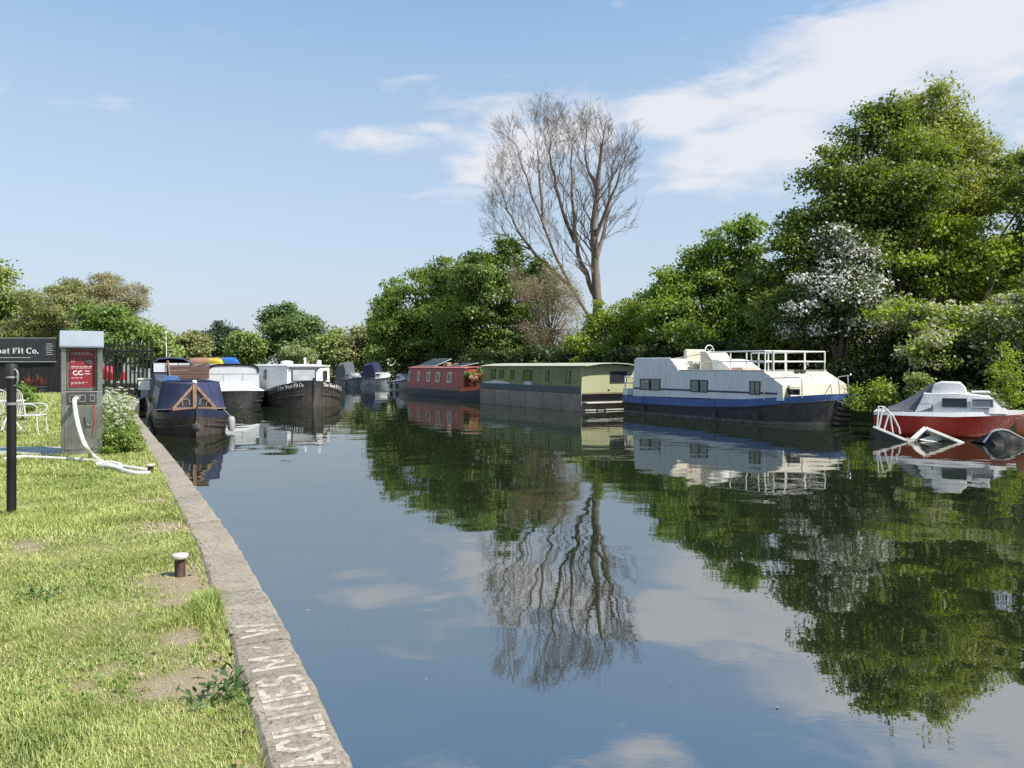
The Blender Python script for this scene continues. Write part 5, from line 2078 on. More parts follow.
# ------------------------------------------------------------ far right bank boats
def small_cruiser(px0, px1, py_w, label, hull_m, cab_m, canopy_m=None, kind='cabin', name='cabin_cruiser'):
    Y = CZ * F / (py_w - HY)
    a = at(px0, HY, Y)
    b = at(px1, HY, Y * .985)
    d = Vector((b.x - a.x, b.y - a.y, 0))
    L = d.length
    Bt = Boat(name, label, (a.x, a.y + 1.0), (d.x, d.y))
    R = Bt.root
    xs = [0, .06 * L, .3 * L, .55 * L, .75 * L, .9 * L, .97 * L, L]
    hwT = [(0, .9), (.06 * L, 1.0), (.55 * L, 1.05), (.75 * L, .85), (.9 * L, .5), (.97 * L, .22), (L, .06)]
    hull(R, xs, hwT, [('hull', hull_m, ([(0, -.3), (L, -.3)], .7, .8), ([(0, .68), (.6 * L, .74), (L, .98)], 1, .0))], WHITEP, 'end')
    m = MB()
    m.tube([(x, -lerp_table(hwT, x) - .02, lerp_table([(0, .64), (.6 * L, .70), (L, .94)], x)) for x in xs], .03, 6)
    m.build('rubbing_strake', RUBBER, R)
    cs = lambda x, k, z: [(x, .82 * k, .7), (x, .7 * k, z), (x, -.7 * k, z), (x, -.82 * k, .7)]
    m = MB()
    m.loft([cs(.40 * L, 1, 1.35), cs(.62 * L, .95, 1.32), cs(.80 * L, .7, .86)], True, True, True)
    cb = m.build('cabin', cab_m, R)
    window(R, (.50 * L, -.765, 1.08), (1, 0, 0), .14 * L, .26, up=(0, .18, 1), pane=DGLASS, frame=ALU, out=.03)
    if canopy_m:
        hd = lambda x, z: [(x, .85, .72), (x, .8, z - .25), (x, .4, z), (x, -.4, z), (x, -.8, z - .25), (x, -.85, .72)]
        m = MB()
        m.loft([hd(.02 * L, 1.6), hd(.10 * L, 2.25), hd(.36 * L, 2.4), hd(.43 * L, 1.6)], True, True, True)
        m.build('canopy', canopy_m, R, smooth=35)
    for q in (.25, .55):
        m = MB()
        m.lathe([(.02, 0), (.09, .04), (.1, .4), (.03, .48)], 10, (q * L, -1.12, .1))
        m.build('fender', RUBBER, R)
    m = MB()
    m.tube([(.62 * L, -.65, .76), (.66 * L, -.6, 1.3), (.93 * L, -.15, 1.45), (.93 * L, .15, 1.45), (.66 * L, .6, 1.3), (.62 * L, .65, .76)], .02, 6)
    m.build('bow_rail', STEEL, R)
    return Bt


NAV2 = paint('far_navy_canvas', (.013, .018, .055), .85, var=.15, bump=.2, bs=8)
small_cruiser(362, 397, 385.6, 'white hulled cruiser with a tall navy canopy on the far right bank', paint('pale_blue_white_hull', (.55, .60, .62), .45, var=.06, dirt=(.3, .32, .3), damt=.3), WHITEP, NAV2)
small_cruiser(338, 362, 387.0, 'dark grey covered cruiser left of the navy canopied one', paint('grey_white_hull', (.35, .36, .36), .5, var=.15), GREYP, paint('slate_canvas', (.10, .11, .12), .85, var=.15))
small_cruiser(393, 412, 390, 'small white boat tucked behind the red narrowboat stern', WHITEP, WHITEP, None)
w0 = at(391, 362, 78)
m = MB()
for k in range(18):
    a0, a1 = 2 * PI * k / 18, 2 * PI * (k + 1) / 18
    m.tube([(.36 * math.cos(a), 0, .36 * math.sin(a)) for a in (a0, a1)], .09, 7)
o = m.build('lifebuoy', paint('pale_lifebuoy', (.6, .55, .46), .6, var=.15), smooth=60, loc=w0 + Vector((0, 0, 0)))
tag(o, 'pale ring lifebuoy on a post behind the far white cruiser', 'lifebuoy')
m = MB()
m.tube([(0, .1, -2.0), (0, .1, .35)], .05, 7)
m.build('post', wood('grey_post', (.2, .17, .13)), o)

# ============================================================ LEFT BANK OBJECTS
# ---- water point pillar
STAIN = paint('brushed_stainless', (.40, .41, .40), .34, metal=.85, var=.18, vs=2.2, dirt=(.20, .21, .15), damt=.6, bump=.08, bs=30)
STAIN_D = paint('dull_stainless', (.23, .235, .21), .42, metal=.7, var=.25, vs=2.5, dirt=(.12, .13, .08), damt=.6, bump=.1, bs=30)
HOODM = paint('pale_blue_grey_hood', (.24, .28, .33), .45, metal=.15, var=.07, dirt=(.3, .33, .35), damt=.25)
pc = on_ground(75.5, 456)
pump = empty('water_point', (pc.x, pc.y + .2, GZ), math.radians(27))
pump.scale = (.84, .84, 1)
tag(pump, 'stainless steel canal water point pillar with red instruction panel', 'water point')
m = MB()
m.box(-.36, .36, -.19, .25, -.05, 1.08)
m.box(-.36, -.27, -.19, .25, 1.08, 1.80)
m.box(.27, .36, -.19, .25, 1.08, 1.80)
m.box(-.27, .27, -.05, .25, 1.08, 1.80)
m.build('cabinet', STAIN_D, pump, bevel=.012)
m = MB()
m.prism([(-.385, -.26, 1.80), (-.385, -.27, 1.83), (-.385, -.16, 2.09), (-.385, .27, 2.09), (-.385, .27, 1.80)], (.77, 0, 0))
m.build('hood', HOODM, pump, bevel=.012)
m = MB()
m.box(-.23, .23, -.062, -.051, 1.14, 1.775)
pnl = m.build('instruction_panel', paint('dark_red_enamel', (.20, .016, .026), .4, var=.12, vs=3, dirt=(.3, .1, .1), damt=.25, streak=False), pump)
m = MB()
rg = random.Random(31)
rows = [(1.72, .012, 5, .8), (1.695, .008, 6, .7), (1.60, .012, 2, .3), (1.575, .012, 2, .3), (1.49, .012, 6, .8), (1.465, .008, 7, .8), (1.30, .010, 3, .6), (1.225, .008, 5, .6), (1.205, .008, 4, .5), (1.18, .008, 1, .2)]
for z, h, n, w in rows:
    x = -.19
    for k in range(n):
        ww = rg.uniform(.03, .075) * w * 1.4
        if x + ww > .2:
            break
        m.box(x, x + ww, -.0655, -.0625, z - h / 2, z + h / 2)
        x += ww + .018
for cx_ in (-.11, -.02):
    for k in range(10):
        a0, a1 = math.radians(60 + 27 * k), math.radians(60 + 27 * (k + 1))
        q = [(cx_ + .055 * math.cos(a0), 1.385 + .042 * math.sin(a0)), (cx_ + .055 * math.cos(a1), 1.385 + .042 * math.sin(a1)),
             (cx_ + .033 * math.cos(a1), 1.385 + .022 * math.sin(a1)), (cx_ + .033 * math.cos(a0), 1.385 + .022 * math.sin(a0))]
        m.add([(a, -.0645, b) for a, b in q], [(0, 1, 2, 3)])
m.box(.05, .13, -.0655, -.0625, 1.405, 1.42)
m.box(.05, .14, -.0655, -.0625, 1.36, 1.375)
m.build('panel_print', paint('panel_white_print', (.62, .52, .52), .5, var=.1), pnl)
m = MB()
m.lathe([(.055, 0), (.06, .01), (.035, .02), (.02, .02)], 16)
ob = m.build('dial', FRAMEM, pnl)
ob.rotation_euler = (PI / 2, 0, 0)
ob.location = (.11, -.062, 1.575)
m = MB()
m.box(-.26, .26, -.205, -.192, .86, 1.06)
ctl = m.build('control_recess', paint('dark_control_plate', (.05, .05, .048), .5, var=.2), pump)
m = MB()
for (x0, x1, z0_, z1_) in ((-.22, .07, 1.0, 1.02), (-.22, .07, .895, .915), (-.22, -.20, .915, 1.0), (.05, .07, .915, 1.0), (.14, .23, 1.0, 1.02), (.14, .23, .90, .92), (.14, .155, .92, 1.0), (.215, .23, .92, 1.0)):
    m.box(x0, x1, -.216, -.206, z0_, z1_)
m.build('slot_frame', STAIN, ctl)
m = MB()
m.box(-.30, .33, -.203, -.191, .10, .84)
dr = m.build('door', STAIN_D, pump, bevel=.006)
m = MB()
m.tube([(.08, -.21, .72), (.06, -.235, .66), (.09, -.24, .52), (.16, -.235, .50), (.2, -.21, .62), (.19, -.21, .78)], .012, 6)
m.build('handle_cable', STAIN, dr)
m = MB()
m.tube([(.22, -.212, .86), (.225, -.218, .60), (.2, -.216, .32)], .010, 6)
m.build('red_cable', paint('red_cable', (.35, .07, .05), .6), dr)
m = MB()
m.box(-.40, .40, -.26, .30, -.08, .02)
m.build('plinth', paint('grey_plinth', (.33, .32, .29), .9, var=.2, bump=.4), pump, bevel=.01)


def bez(pts, n=10):
    """smooth curve through points"""
    P = [Vector(p) for p in pts]
    out = []
    for i in range(len(P) - 1):
        a, b, c, d = P[max(i - 1, 0)], P[i], P[i + 1], P[min(i + 2, len(P) - 1)]
        for k in range(n):
            t_ = k / n
            out.append(.5 * ((2 * b) + (c - a) * t_ + (2 * a - 5 * b + 4 * c - d) * t_ ** 2 + (3 * b - a - 3 * c + d) * t_ ** 3))
    out.append(P[-1])
    return out


HOSE = paint('white_hose', (.68, .66, .60), .5, var=.07, vs=4, dirt=(.35, .31, .22), damt=.4, streak=False, bump=.1)
mw = Matrix.Translation(pump.location) @ Matrix.Rotation(pump.rotation_euler.z, 4, 'Z')
outlet = mw @ Vector((-.05, -.176, .95))
def hp(px, py, z=.03):
    q = on_ground(px, py)
    return Vector((q.x, q.y, GZ + z))
h0 = empty('water_hose', hp(100, 468, 0))
tag(h0, 'white hose hanging from the water point and looping over the grass', 'hose')
zo = Vector(h0.location)
air = [at(74, 392, 12.6), at(74.5, 400, 12.42), at(76, 415, 12.3), at(80, 432, 12.1), at(86, 447, 11.9)]
air[0] = outlet
m = MB()
m.tube([q - zo for q in bez(air + [hp(93, 459, .05), hp(104, 465), hp(116, 470), hp(132, 475), hp(150, 475.5)])], .034, 10)
m.tube([q - zo for q in bez([hp(150, 473), hp(128, 469.5), hp(108, 467), hp(96, 463.5), hp(78, 461.5), hp(58, 460.5), hp(40, 459.5), hp(20, 459), hp(4, 461)])], .030, 10)
m.tube([q - zo for q in bez([hp(96, 466.5), hp(106, 466, .05), hp(118, 468.2, .06), hp(120, 470.6, .05), hp(110, 470.5, .06), hp(100, 468.5)])], .030, 10)
m.build('hose', HOSE, h0, smooth=60)
m = MB()
d_ = (air[1] - outlet).normalized()
m.tube([outlet - zo - Vector((0, 0, -.02)), air[1].lerp(outlet, .6) - zo], .045, 10)
m.build('coupling', STAIN, h0, smooth=60)

# ---- black post with bands
pb = on_ground(11.5, 515)
post = empty('bollard_post', pb)
tag(post, 'tall black steel post with two grey bands on the lawn', 'post')
BLK = paint('black_post_paint', (.008, .008, .009), .5, var=.3, vs=3, dirt=(.06, .06, .065), damt=.3, bump=.15, spec=.3)
m = MB()
m.lathe([(.043, -.15), (.043, 1.40), (.043, 1.401)], 24)
m.build('shaft', BLK, post, smooth=50)
m = MB()
m.lathe([(.042, 1.40), (.052, 1.405), (.052, 1.50), (.046, 1.52), (.0, 1.522)], 24)
m.build('cap', paint('black_cap', (.02, .02, .022), .5, var=.2), post, smooth=50)
m = MB()
m.lathe([(.0435, 1.375), (.051, 1.378), (.051, 1.398), (.0435, 1.40)], 24)
m.build('band', paint('grey_band', (.22, .22, .22), .5, var=.15), post, smooth=50)
m = MB()
m.lathe([(.0435, 1.105), (.051, 1.108), (.051, 1.13), (.0435, 1.133)], 24)
m.build('band', paint('grey_band', (.22, .22, .22), .5, var=.15), post, smooth=50)
m = MB()
m.tube(bez([(.04, -.02, 1.47), (.078, -.03, 1.44), (.082, -.03, 1.36), (.06, -.02, 1.31), (.04, -.02, 1.30)]), .009, 7)
m.build('strap', paint('grey_band', (.22, .22, .22), .5), post)

# ---- mooring bollards, one built and one copied
def bollard(px, py):
    q = on_ground(px, py)
    b = empty('mooring_bollard', (q.x, q.y, GZ))
    m = MB()
    m.lathe([(.030, -.05), (.029, .125)], 14)
    m.box(-.037, .037, -.008, .008, -.05, .115)
    m.build('stem', paint('rusty_iron', (.085, .050, .038), .85, var=.4, vs=14, bump=.5), b, smooth=50)
    m = MB()
    m.lathe([(.03, .118), (.052, .120), (.058, .126), (.058, .146), (.052, .152), (.03, .155), (.0, .156)], 20)
    m.build('cap', paint('chipped_white_cap', (.46, .43, .37), .7, var=.2, vs=14, dirt=(.28, .17, .11), damt=.8, streak=False, bump=.3), b, smooth=50)
    return b


b0 = bollard(180, 575)
tag(b0, 'nearer white topped rusty mooring bollard on bare earth', 'bollard', 'mooring bollards along the quay')
b1 = copy_tree(b0)
b1.location = on_ground(150.5, 475)
b1.rotation_euler.z = .8
tag(b1, 'farther white topped mooring bollard at the end of the hose', 'bollard', 'mooring bollards along the quay')

# ---- white garden chair
def garden_chair():
    q = on_ground(31, 436)
    c = empty('garden_chair', (q.x, q.y, GZ), math.radians(8))
    wm = paint('dull_white_chair', (.56, .56, .53), .5, var=.1, dirt=(.3, .28, .22), damt=.4, streak=False)
    m = MB()
    m.tube(bez([(-.21, -.21, .44), (.20, -.21, .45), (.22, 0, .45), (.20, .21, .45), (-.21, .21, .44)], 5), .013, 7)
    for k in range(9):
        y = -.19 + k * .0475
        m.bar((-.21, y, .447), (.20, y, .457), .024, .008)
    m.build('seat', wm, c)
    m = MB()
    m.tube(bez([(-.21, -.21, .44), (-.25, -.21, .70), (-.29, -.19, .92), (-.30, 0, .99), (-.29, .19, .92), (-.25, .21, .70), (-.21, .21, .44)], 6), .014, 7)
    for k in range(5):
        y = -.14 + k * .07
        m.tube([(-.22, y, .46), (-.295, y, .95)], .007, 5)
    m.build('backrest', wm, c)
    for sx, sy in ((.20, -.20), (.20, .20), (-.20, -.20), (-.20, .20)):
        m = MB()
        m.tube([(sx, sy, .45), (sx * 1.12, sy * 1.06, .2), (sx * 1.25, sy * 1.1, -.02)], [.014, .013, .012], 7)
        m.build('leg', wm, c)
    for sy in (-.22, .22):
        m = MB()
        m.tube(bez([(-.26, sy, .68), (-.05, sy * 1.08, .69), (.14, sy * 1.08, .68), (.22, sy * 1.05, .62), (.20, sy, .53), (.12, sy, .49), (.08, sy, .455)], 6), .013, 7)
        m.build('armrest', wm, c)
    return c


ch = garden_chair()
tag(ch, 'white metal garden chair with curled arms right of the black post', 'chair', 'white garden chairs on the lawn')
ch2 = copy_tree(ch)
ch2.location = on_ground(-14, 436)
ch2.rotation_euler.z = math.radians(175)
tag(ch2, 'white metal garden chair at the left edge facing the other one', 'chair', 'white garden chairs on the lawn')
qt = on_ground(2, 432)
tb = empty('garden_table', (qt.x, qt.y + .25, GZ))
tag(tb, 'round pale metal table partly behind the black post', 'table')
m = MB()
m.lathe([(.30, .68), (.33, .69), (.33, .71), (.0, .715)], 24)
m.build('tabletop', WHITEM, tb, smooth=40)
for k in range(3):
    a = 2 * PI * k / 3 + .4
    m = MB()
    m.tube(bez([(.12 * math.cos(a), .12 * math.sin(a), .69), (.05 * math.cos(a), .05 * math.sin(a), .40), (.27 * math.cos(a), .27 * math.sin(a), -.02)], 6), .014, 7)
    m.build('leg', WHITEM, tb)

# ---- black boarded wall with the sign
Yw = 44.0
xw0, xw1 = -46.0, (62 - CX) / F * Yw
bw = empty('boarded_fence', (xw1, Yw, GZ))
tag(bw, 'black upright boarded fence carrying the long dark sign', 'fence')
BLKW = wood('black_boards', (.016, .016, .017), .7, (8, 8, .6))
m = MB()
x = xw0
while x < xw1 - .01:
    w = min(.32, xw1 - x)
    d = rnd.uniform(-.012, .012)
    m.box(x - xw1 + .008, x + w - xw1 - .008, d, .05 + d, -.1, 2.98)
    x += w
m.build('boards', BLKW, bw, bevel=.006)
m = MB()
m.box(xw0 - xw1, 0, .062, .14, .5, .6)
m.box(xw0 - xw1, 0, .062, .14, 2.3, 2.4)
m.build('rail', BLKW, bw)
zs0 = CZ + (HY - 361.3) / F * Yw
zs1 = CZ + (HY - 338.5) / F * Yw
xs1 = (56.5 - CX) / F * Yw
sg = empty('shop_sign', ((xs1 - 9), Yw - .05, zs0))
tag(sg, 'long dark sign with white serif lettering on the boarded fence', 'sign')
m = MB()
m.box(-4, 9, -.06, -.02, 0, zs1 - zs0)
bd = m.build('board', paint('charcoal_sign_board', (.030, .031, .036), .4, var=.2, dirt=(.07, .07, .08), damt=.4), sg)
m = MB()
m.box(-4.03, 9.03, -.075, -.015, -.05, 0)
m.box(-4.03, 9.03, -.075, -.015, zs1 - zs0, zs1 - zs0 + .04)
m.build('frame', GREYP, sg)
kx = Yw / F
run_r = (40.5 - CX) * kx - (xs1 - 9)
run_l = run_r - 66 * kx
zl = CZ + (HY - 353.6) * kx - zs0


def plc(u, v):
    s_ = run_r - run_l
    return (run_l + s_ * u, -.064, zl + v * s_ * .98), None


sign_text('The Boat Fit Co.', plc, 'lettering', paint('sign_white', (.80, .80, .78), .5, var=.03), bd)
m = MB()
zz = CZ + (HY - 357.6) * kx - zs0
m.box(run_l + .2, run_r - .5, -.064, -.0605, zz - .02, zz + .02)
for k in range(6):
    zz = CZ + (HY - 344 - k * 2.1) * kx - zs0
    m.box(run_r + .38, run_r + .38 + (.42 if k % 2 else .34), -.064, -.0605, zz - .018, zz + .018)
m.build('small_print', paint('sign_grey_print', (.42, .42, .42), .5, var=.05), bd)

# ---- black palisade fence
Yf = 38.0
xf0, xf1 = -21.4, (151 - CX) / F * Yf
pf = empty('palisade_fence', (xf1, Yf, GZ))
tag(pf, 'tall black spiked steel palisade fence beside the moored boats', 'fence')
BLKM = paint('black_fence_paint', (.014, .014, .015), .5, var=.2)
m = MB()
x = 0.0
top = CZ + (HY - 341) / F * Yf - GZ
while x > xf0 - xf1:
    m.prism([(x - .045, 0, .12), (x + .045, 0, .12), (x + .045, 0, top - .14), (x + .018, 0, top), (x - .018, 0, top), (x - .045, 0, top - .14)], (0, .025, 0))
    x -= .205
m.build('paling', BLKM, pf)
for zz in (.45, top - .55):
    m = MB()
    m.box(xf0 - xf1, .0, .028, .08, zz, zz + .09)
    m.build('rail', BLKM, pf)
for k in range(2):
    m = MB()
    xx = -.02 - k * 2.75
    m.box(xx - .06, xx + .06, .082, .20, -.2, top + .03)
    m.build('post', BLKM, pf, bevel=.01)
m = MB()
m.box(-2.2, -.1, -.35, .25, -.1, .42)
o = m.build('planter_box', paint('black_timber', (.03, .028, .026), .8, var=.3), bevel=.02, loc=(xf1, Yf - .7, GZ))
tag(o, 'low black timber trough at the foot of the palisade fence', 'planter')
m = MB()
m.box(-.28, .28, -.25, .25, 0, .48)
m.box(-.32, .32, -.29, .29, .48, .56)
q = at(147.5, 383, 37.2)
o = m.build('utility_box', WHITEM, bevel=.02, loc=(q.x, 37.1, GZ + .35))
m = MB()
m.box(-.2, .2, -.18, .18, -.37, 0)
m.build('stand', GREYP, o)
tag(o, 'small white box on a stand at the right end of the palisade', 'box')

# ---- red car behind the fence
def car():
    q = at(98, 385, 60)
    c = empty('parked_car', (q.x, 60.0, GZ), math.radians(-12))
    tag(c, 'red parked car seen through the black palisade fence', 'car')
    RC = paint('red_car_paint', (.42, .02, .02), .25, var=.05, spec=.6, bump=0)
    prof = [(-2.0, .35), (-2.05, .75), (-1.85, .95), (-.95, 1.02), (-.35, 1.48), (.9, 1.50), (1.6, 1.08), (1.95, 1.0), (2.0, .4)]
    rings = []
    for y, k in ((-.84, .94), (-.80, 1.0), (.80, 1.0), (.84, .94)):
        rings.append([(x * k, y, .3 + (z - .3) * (k if z > 1 else 1)) for x, z in prof])
    m = MB()
    m.loft(rings, True, True, True)
    m.build('body', RC, c, bevel=.04, smooth=40)
    for s in (-1, 1):
        m = MB()
        m.prism([(-.82, s * .845, 1.02), (-.33, s * .83, 1.38), (.85, s * .83, 1.40), (1.3, s * .845, 1.06)], (0, s * .006, 0))
        m.build('side_window', DGLASS, c)
    m = MB()
    m.prism([(-.97, -.68, 1.03), (-.42, -.64, 1.44), (-.42, .64, 1.44), (-.97, .68, 1.03)], (-.02, 0, .02))
    m.build('windscreen', DGLASS, c)
    for x in (-1.3, 1.25):
        for s in (-1, 1):
            m = MB()
            ring = [(x + .31 * math.cos(a), 0, .31 + .31 * math.sin(a)) for a in [2 * PI * i / 20 for i in range(20)]]
            m.prism([(a, s * .70, b) for a, _, b in ring], (0, s * .17, 0))
            w = m.build('wheel', RUBBER, c, bevel=.02)
            ring = [(x + .19 * math.cos(a), 0, .31 + .19 * math.sin(a)) for a in [2 * PI * i / 16 for i in range(16)]]
            m = MB()
            m.prism([(a, s * .872, b) for a, _, b in ring], (0, s * .006, 0))
            m.build('rim', ALU, w)
    for s in (-.6, .6):
        m = MB()
        m.obox((-2.02, s, .74), (.03, 0, 0), (0, .18, 0), (0, 0, .07))
        m.build('headlight', paint('amber_lens', (.75, .55, .12), .2), c, bevel=.02)
    m = MB()
    m.obox((-2.04, 0, .52), (.02, 0, 0), (0, .26, 0), (0, 0, .055))
    m.build('number_plate', WHITEM, c)


car()
# ---- low pale building behind the fence
bl = empty('site_cabin', (-35.6, 70, GZ))
tag(bl, 'long low grey cabin with white fascia behind the palisade fence', 'building')
m = MB()
m.box(-4.5, 2.6, 0, 1.0, -.1, 2.70)
m.build('wall', paint('grey_cabin_wall', (.42, .43, .40), .8, var=.12, vs=1, dirt=(.18, .18, .15)), bl)
m = MB()
m.box(-4.7, 2.8, -.2, 1.1, 2.71, 3.22)
m.build('fascia', paint('white_fascia', (.72, .72, .70), .6, var=.05, dirt=(.45, .44, .4)), bl, bevel=.02)
for k in range(3):
    window(bl, (-3.3 + k * 2.4, -.005, 1.45), (1, 0, 0), 1.1, .9, frame=WHITEM, pane=DGLASS, mull=1, out=.05, t=.06)
m = MB()
m.box(1.6, 2.35, -.05, -.003, 0, 2.0)
m.build('door', paint('cabin_door', (.16, .19, .2), .6), bl)

# ---- plants on the lawn: spikes in pots, a green shrub
def spiky(px, py, label):
    Y = 42.6
    q = at(px, 391, Y)
    rt = empty('spiky_plant', (q.x, Y, GZ))
    tag(rt, label, 'plant', None)
    m = MB()
    m.lathe([(.20, 0), (.28, .32), (.32, .32), (.32, .38), (.27, .38), (.26, .3)], 16)
    m.build('pot', paint('dark_pot', (.04, .04, .042), .6, var=.2), rt, smooth=50)
    rg = random.Random(int(px))
    V, Q = [], []
    n = 34
    for k in range(n):
        a = rg.uniform(0, 2 * PI)
        tl = rg.uniform(.25, 1.1)
        Ln = rg.uniform(.55, .85)
        d = Vector((math.cos(a) * math.sin(tl), math.sin(a) * math.sin(tl), math.cos(tl)))
        sdv = d.cross(Vector((0, 0, 1))).normalized() * .028
        b = Vector((0, 0, .34))
        mid = b + d * Ln * .55
        tip = b + d * Ln + Vector((0, 0, -.12 * tl))
        i = len(V)
        V += [b - sdv * .5, b + sdv * .5, mid + sdv, tip, mid - sdv]
        Q += [(i, i + 1, i + 2, i + 4), (i + 4, i + 2, i + 3, i + 3)]
    me = bpy.data.meshes.new('leaves')
    me.from_pydata([v[:] for v in V], [], [tuple(dict.fromkeys(f)) for f in Q])
    me.materials.append(leaf_mat('cordyline_leaves', (.16, .045, .035), (.26, .10, .06), trans=.25))
    ob = bpy.data.objects.new('leaves', me)
    COL.objects.link(ob)
    ob.parent = rt


spiky(30.5, 390, 'left of two red spiky plants in front of the black boards')
spiky(40, 390, 'right of two red spiky plants in front of the black boards')
tree('shrub', 'bright green shrub behind the white garden chair', 'bush', 23, 21, [(23, 391, 7, 9), (19, 400, 7, 8), (27, 400, 7, 8)], 2600, .09, MATS['sunny_leaves'], 640, trunk=.02, clump=.22, per=30, crown_name='foliage', sub=5)

# ---- cow parsley beside the water point
PARS = leaf_mat('cow_parsley_leaves', (.13, .20, .03), (.25, .33, .07), trans=.38, clump=2)
UMB = leaf_mat('cow_parsley_flowers', (.50, .54, .38), (.72, .73, .60), trans=.25, gloss=0)
STEMG = paint('green_stem', (.12, .19, .05), .7, var=.2)


def parsley(seed, h):
    rg = random.Random(seed)
    nr = np.random.default_rng(seed)
    rt = empty('cow_parsley', (0, 0, 0))
    crown('foliage', [(0, 0, h * .30, .26, .26, h * .30), (0, 0, h * .12, .34, .34, h * .14)], 1300, .060, PARS, rt, seed, clump=.12, per=20, sub=5, aspect=.5)
    m = MB()
    heads = []
    for k in range(7):
        a = rg.uniform(0, 2 * PI)
        r = rg.uniform(.02, .34)
        z = h * rg.uniform(.55, 1.05)
        tip = Vector((r * math.cos(a), r * math.sin(a), z))
        m.tube([(r * .15 * math.cos(a), r * .15 * math.sin(a), 0), tip.lerp(Vector((0, 0, z)), .35) * .6, tip], [.006, .005, .003], 4)
        rad = rg.uniform(.03, .06)
        cen, out = [], []
        for j in range(30):
            aa, rr_ = rg.uniform(0, 6.28), rad * math.sqrt(rg.random())
            c = tip + Vector((rr_ * math.cos(aa), rr_ * math.sin(aa), .02 - rr_ * rr_ * 9 + rg.uniform(-.012, .012)))
            cen.append(c[:])
            out.append((0, 0, 1))
        heads.append((cen, out))
    m.build('stem', STEMG, rt)
    for cen, out in heads:
        v, q = leaves(len(cen), np.array(cen), np.array(out, float), .026, nr, up=.9, droop=0, aspect=.9, flat=.9)
        np_mesh('flower_head', v, q, UMB, rt)
    return rt


spots = []
rg = random.Random(15)
for (px, py) in ((112, 453), (121, 454), (129, 452), (106, 448), (114, 446), (122, 446), (129, 446), (106, 437), (115, 435), (123, 435), (108, 427), (116, 425), (123, 426), (110, 417), (118, 416), (124, 418)):
    spots.append(on_ground(px, py))
protos = []
for i, sp in enumerate(spots):
    front = sp.y < 12.5
    if i < 4:
        o = parsley(700 + i, .85 if not front else .55)
        protos.append(o)
    else:
        o = copy_tree(protos[i % 4])
    o.location = (sp.x, sp.y, GZ - .02)
    o.rotation_euler.z = rg.uniform(0, 6.28)
    tgt = .50 if front else .88
    s = tgt / (.85 if not (spots[i % 4].y < 12.5) else .55) * rg.uniform(.85, 1.15)
    o.scale = (min(s, 1.25),) * 2 + (s,)
    tag(o, 'white flowering cow parsley between the water point and the quay edge', 'wildflower', 'cow parsley beside the water point')

# ---- broad leaved weeds at the coping
def dock(px, py, n, size, label, mt, seed, h=.12):
    q = on_ground(px, py)
    rt = empty('dock_plant', (q.x, q.y, GZ - .005))
    tag(rt, label, 'plant')
    nr = np.random.default_rng(seed)
    a = nr.uniform(0, 2 * PI, n)
    r = nr.uniform(.02, .16, n)
    cen = np.stack([np.cos(a) * r, np.sin(a) * r * .8, nr.uniform(.02, h, n)], 1)
    out = np.stack([np.cos(a), np.sin(a), np.full(n, .3)], 1)
    v, k = leaves(n, cen, out, size, nr, up=1.0, droop=-.15, aspect=.42)
    np_mesh('leaves', v, k, mt, rt)
    m = MB()
    for i in range(0, n, 4):
        m.tube([(0, 0, -.02), tuple(cen[i])], .003, 4)
    m.build('stem', STEMG, rt)
    return rt


DOCK = leaf_mat('dock_leaves', (.045, .09, .025), (.10, .155, .04), trans=.3)
dock(229, 698, 40, .06, 'dark broad leaved weed against the lettered coping stone', DOCK, 801)
dock(212, 702, 24, .05, 'small broad leaved weed left of the one at the lettered coping', DOCK, 802, .08)
dock(38, 598, 30, .05, 'dark leaved weed alone in the open lawn at left', DOCK, 803, .06)

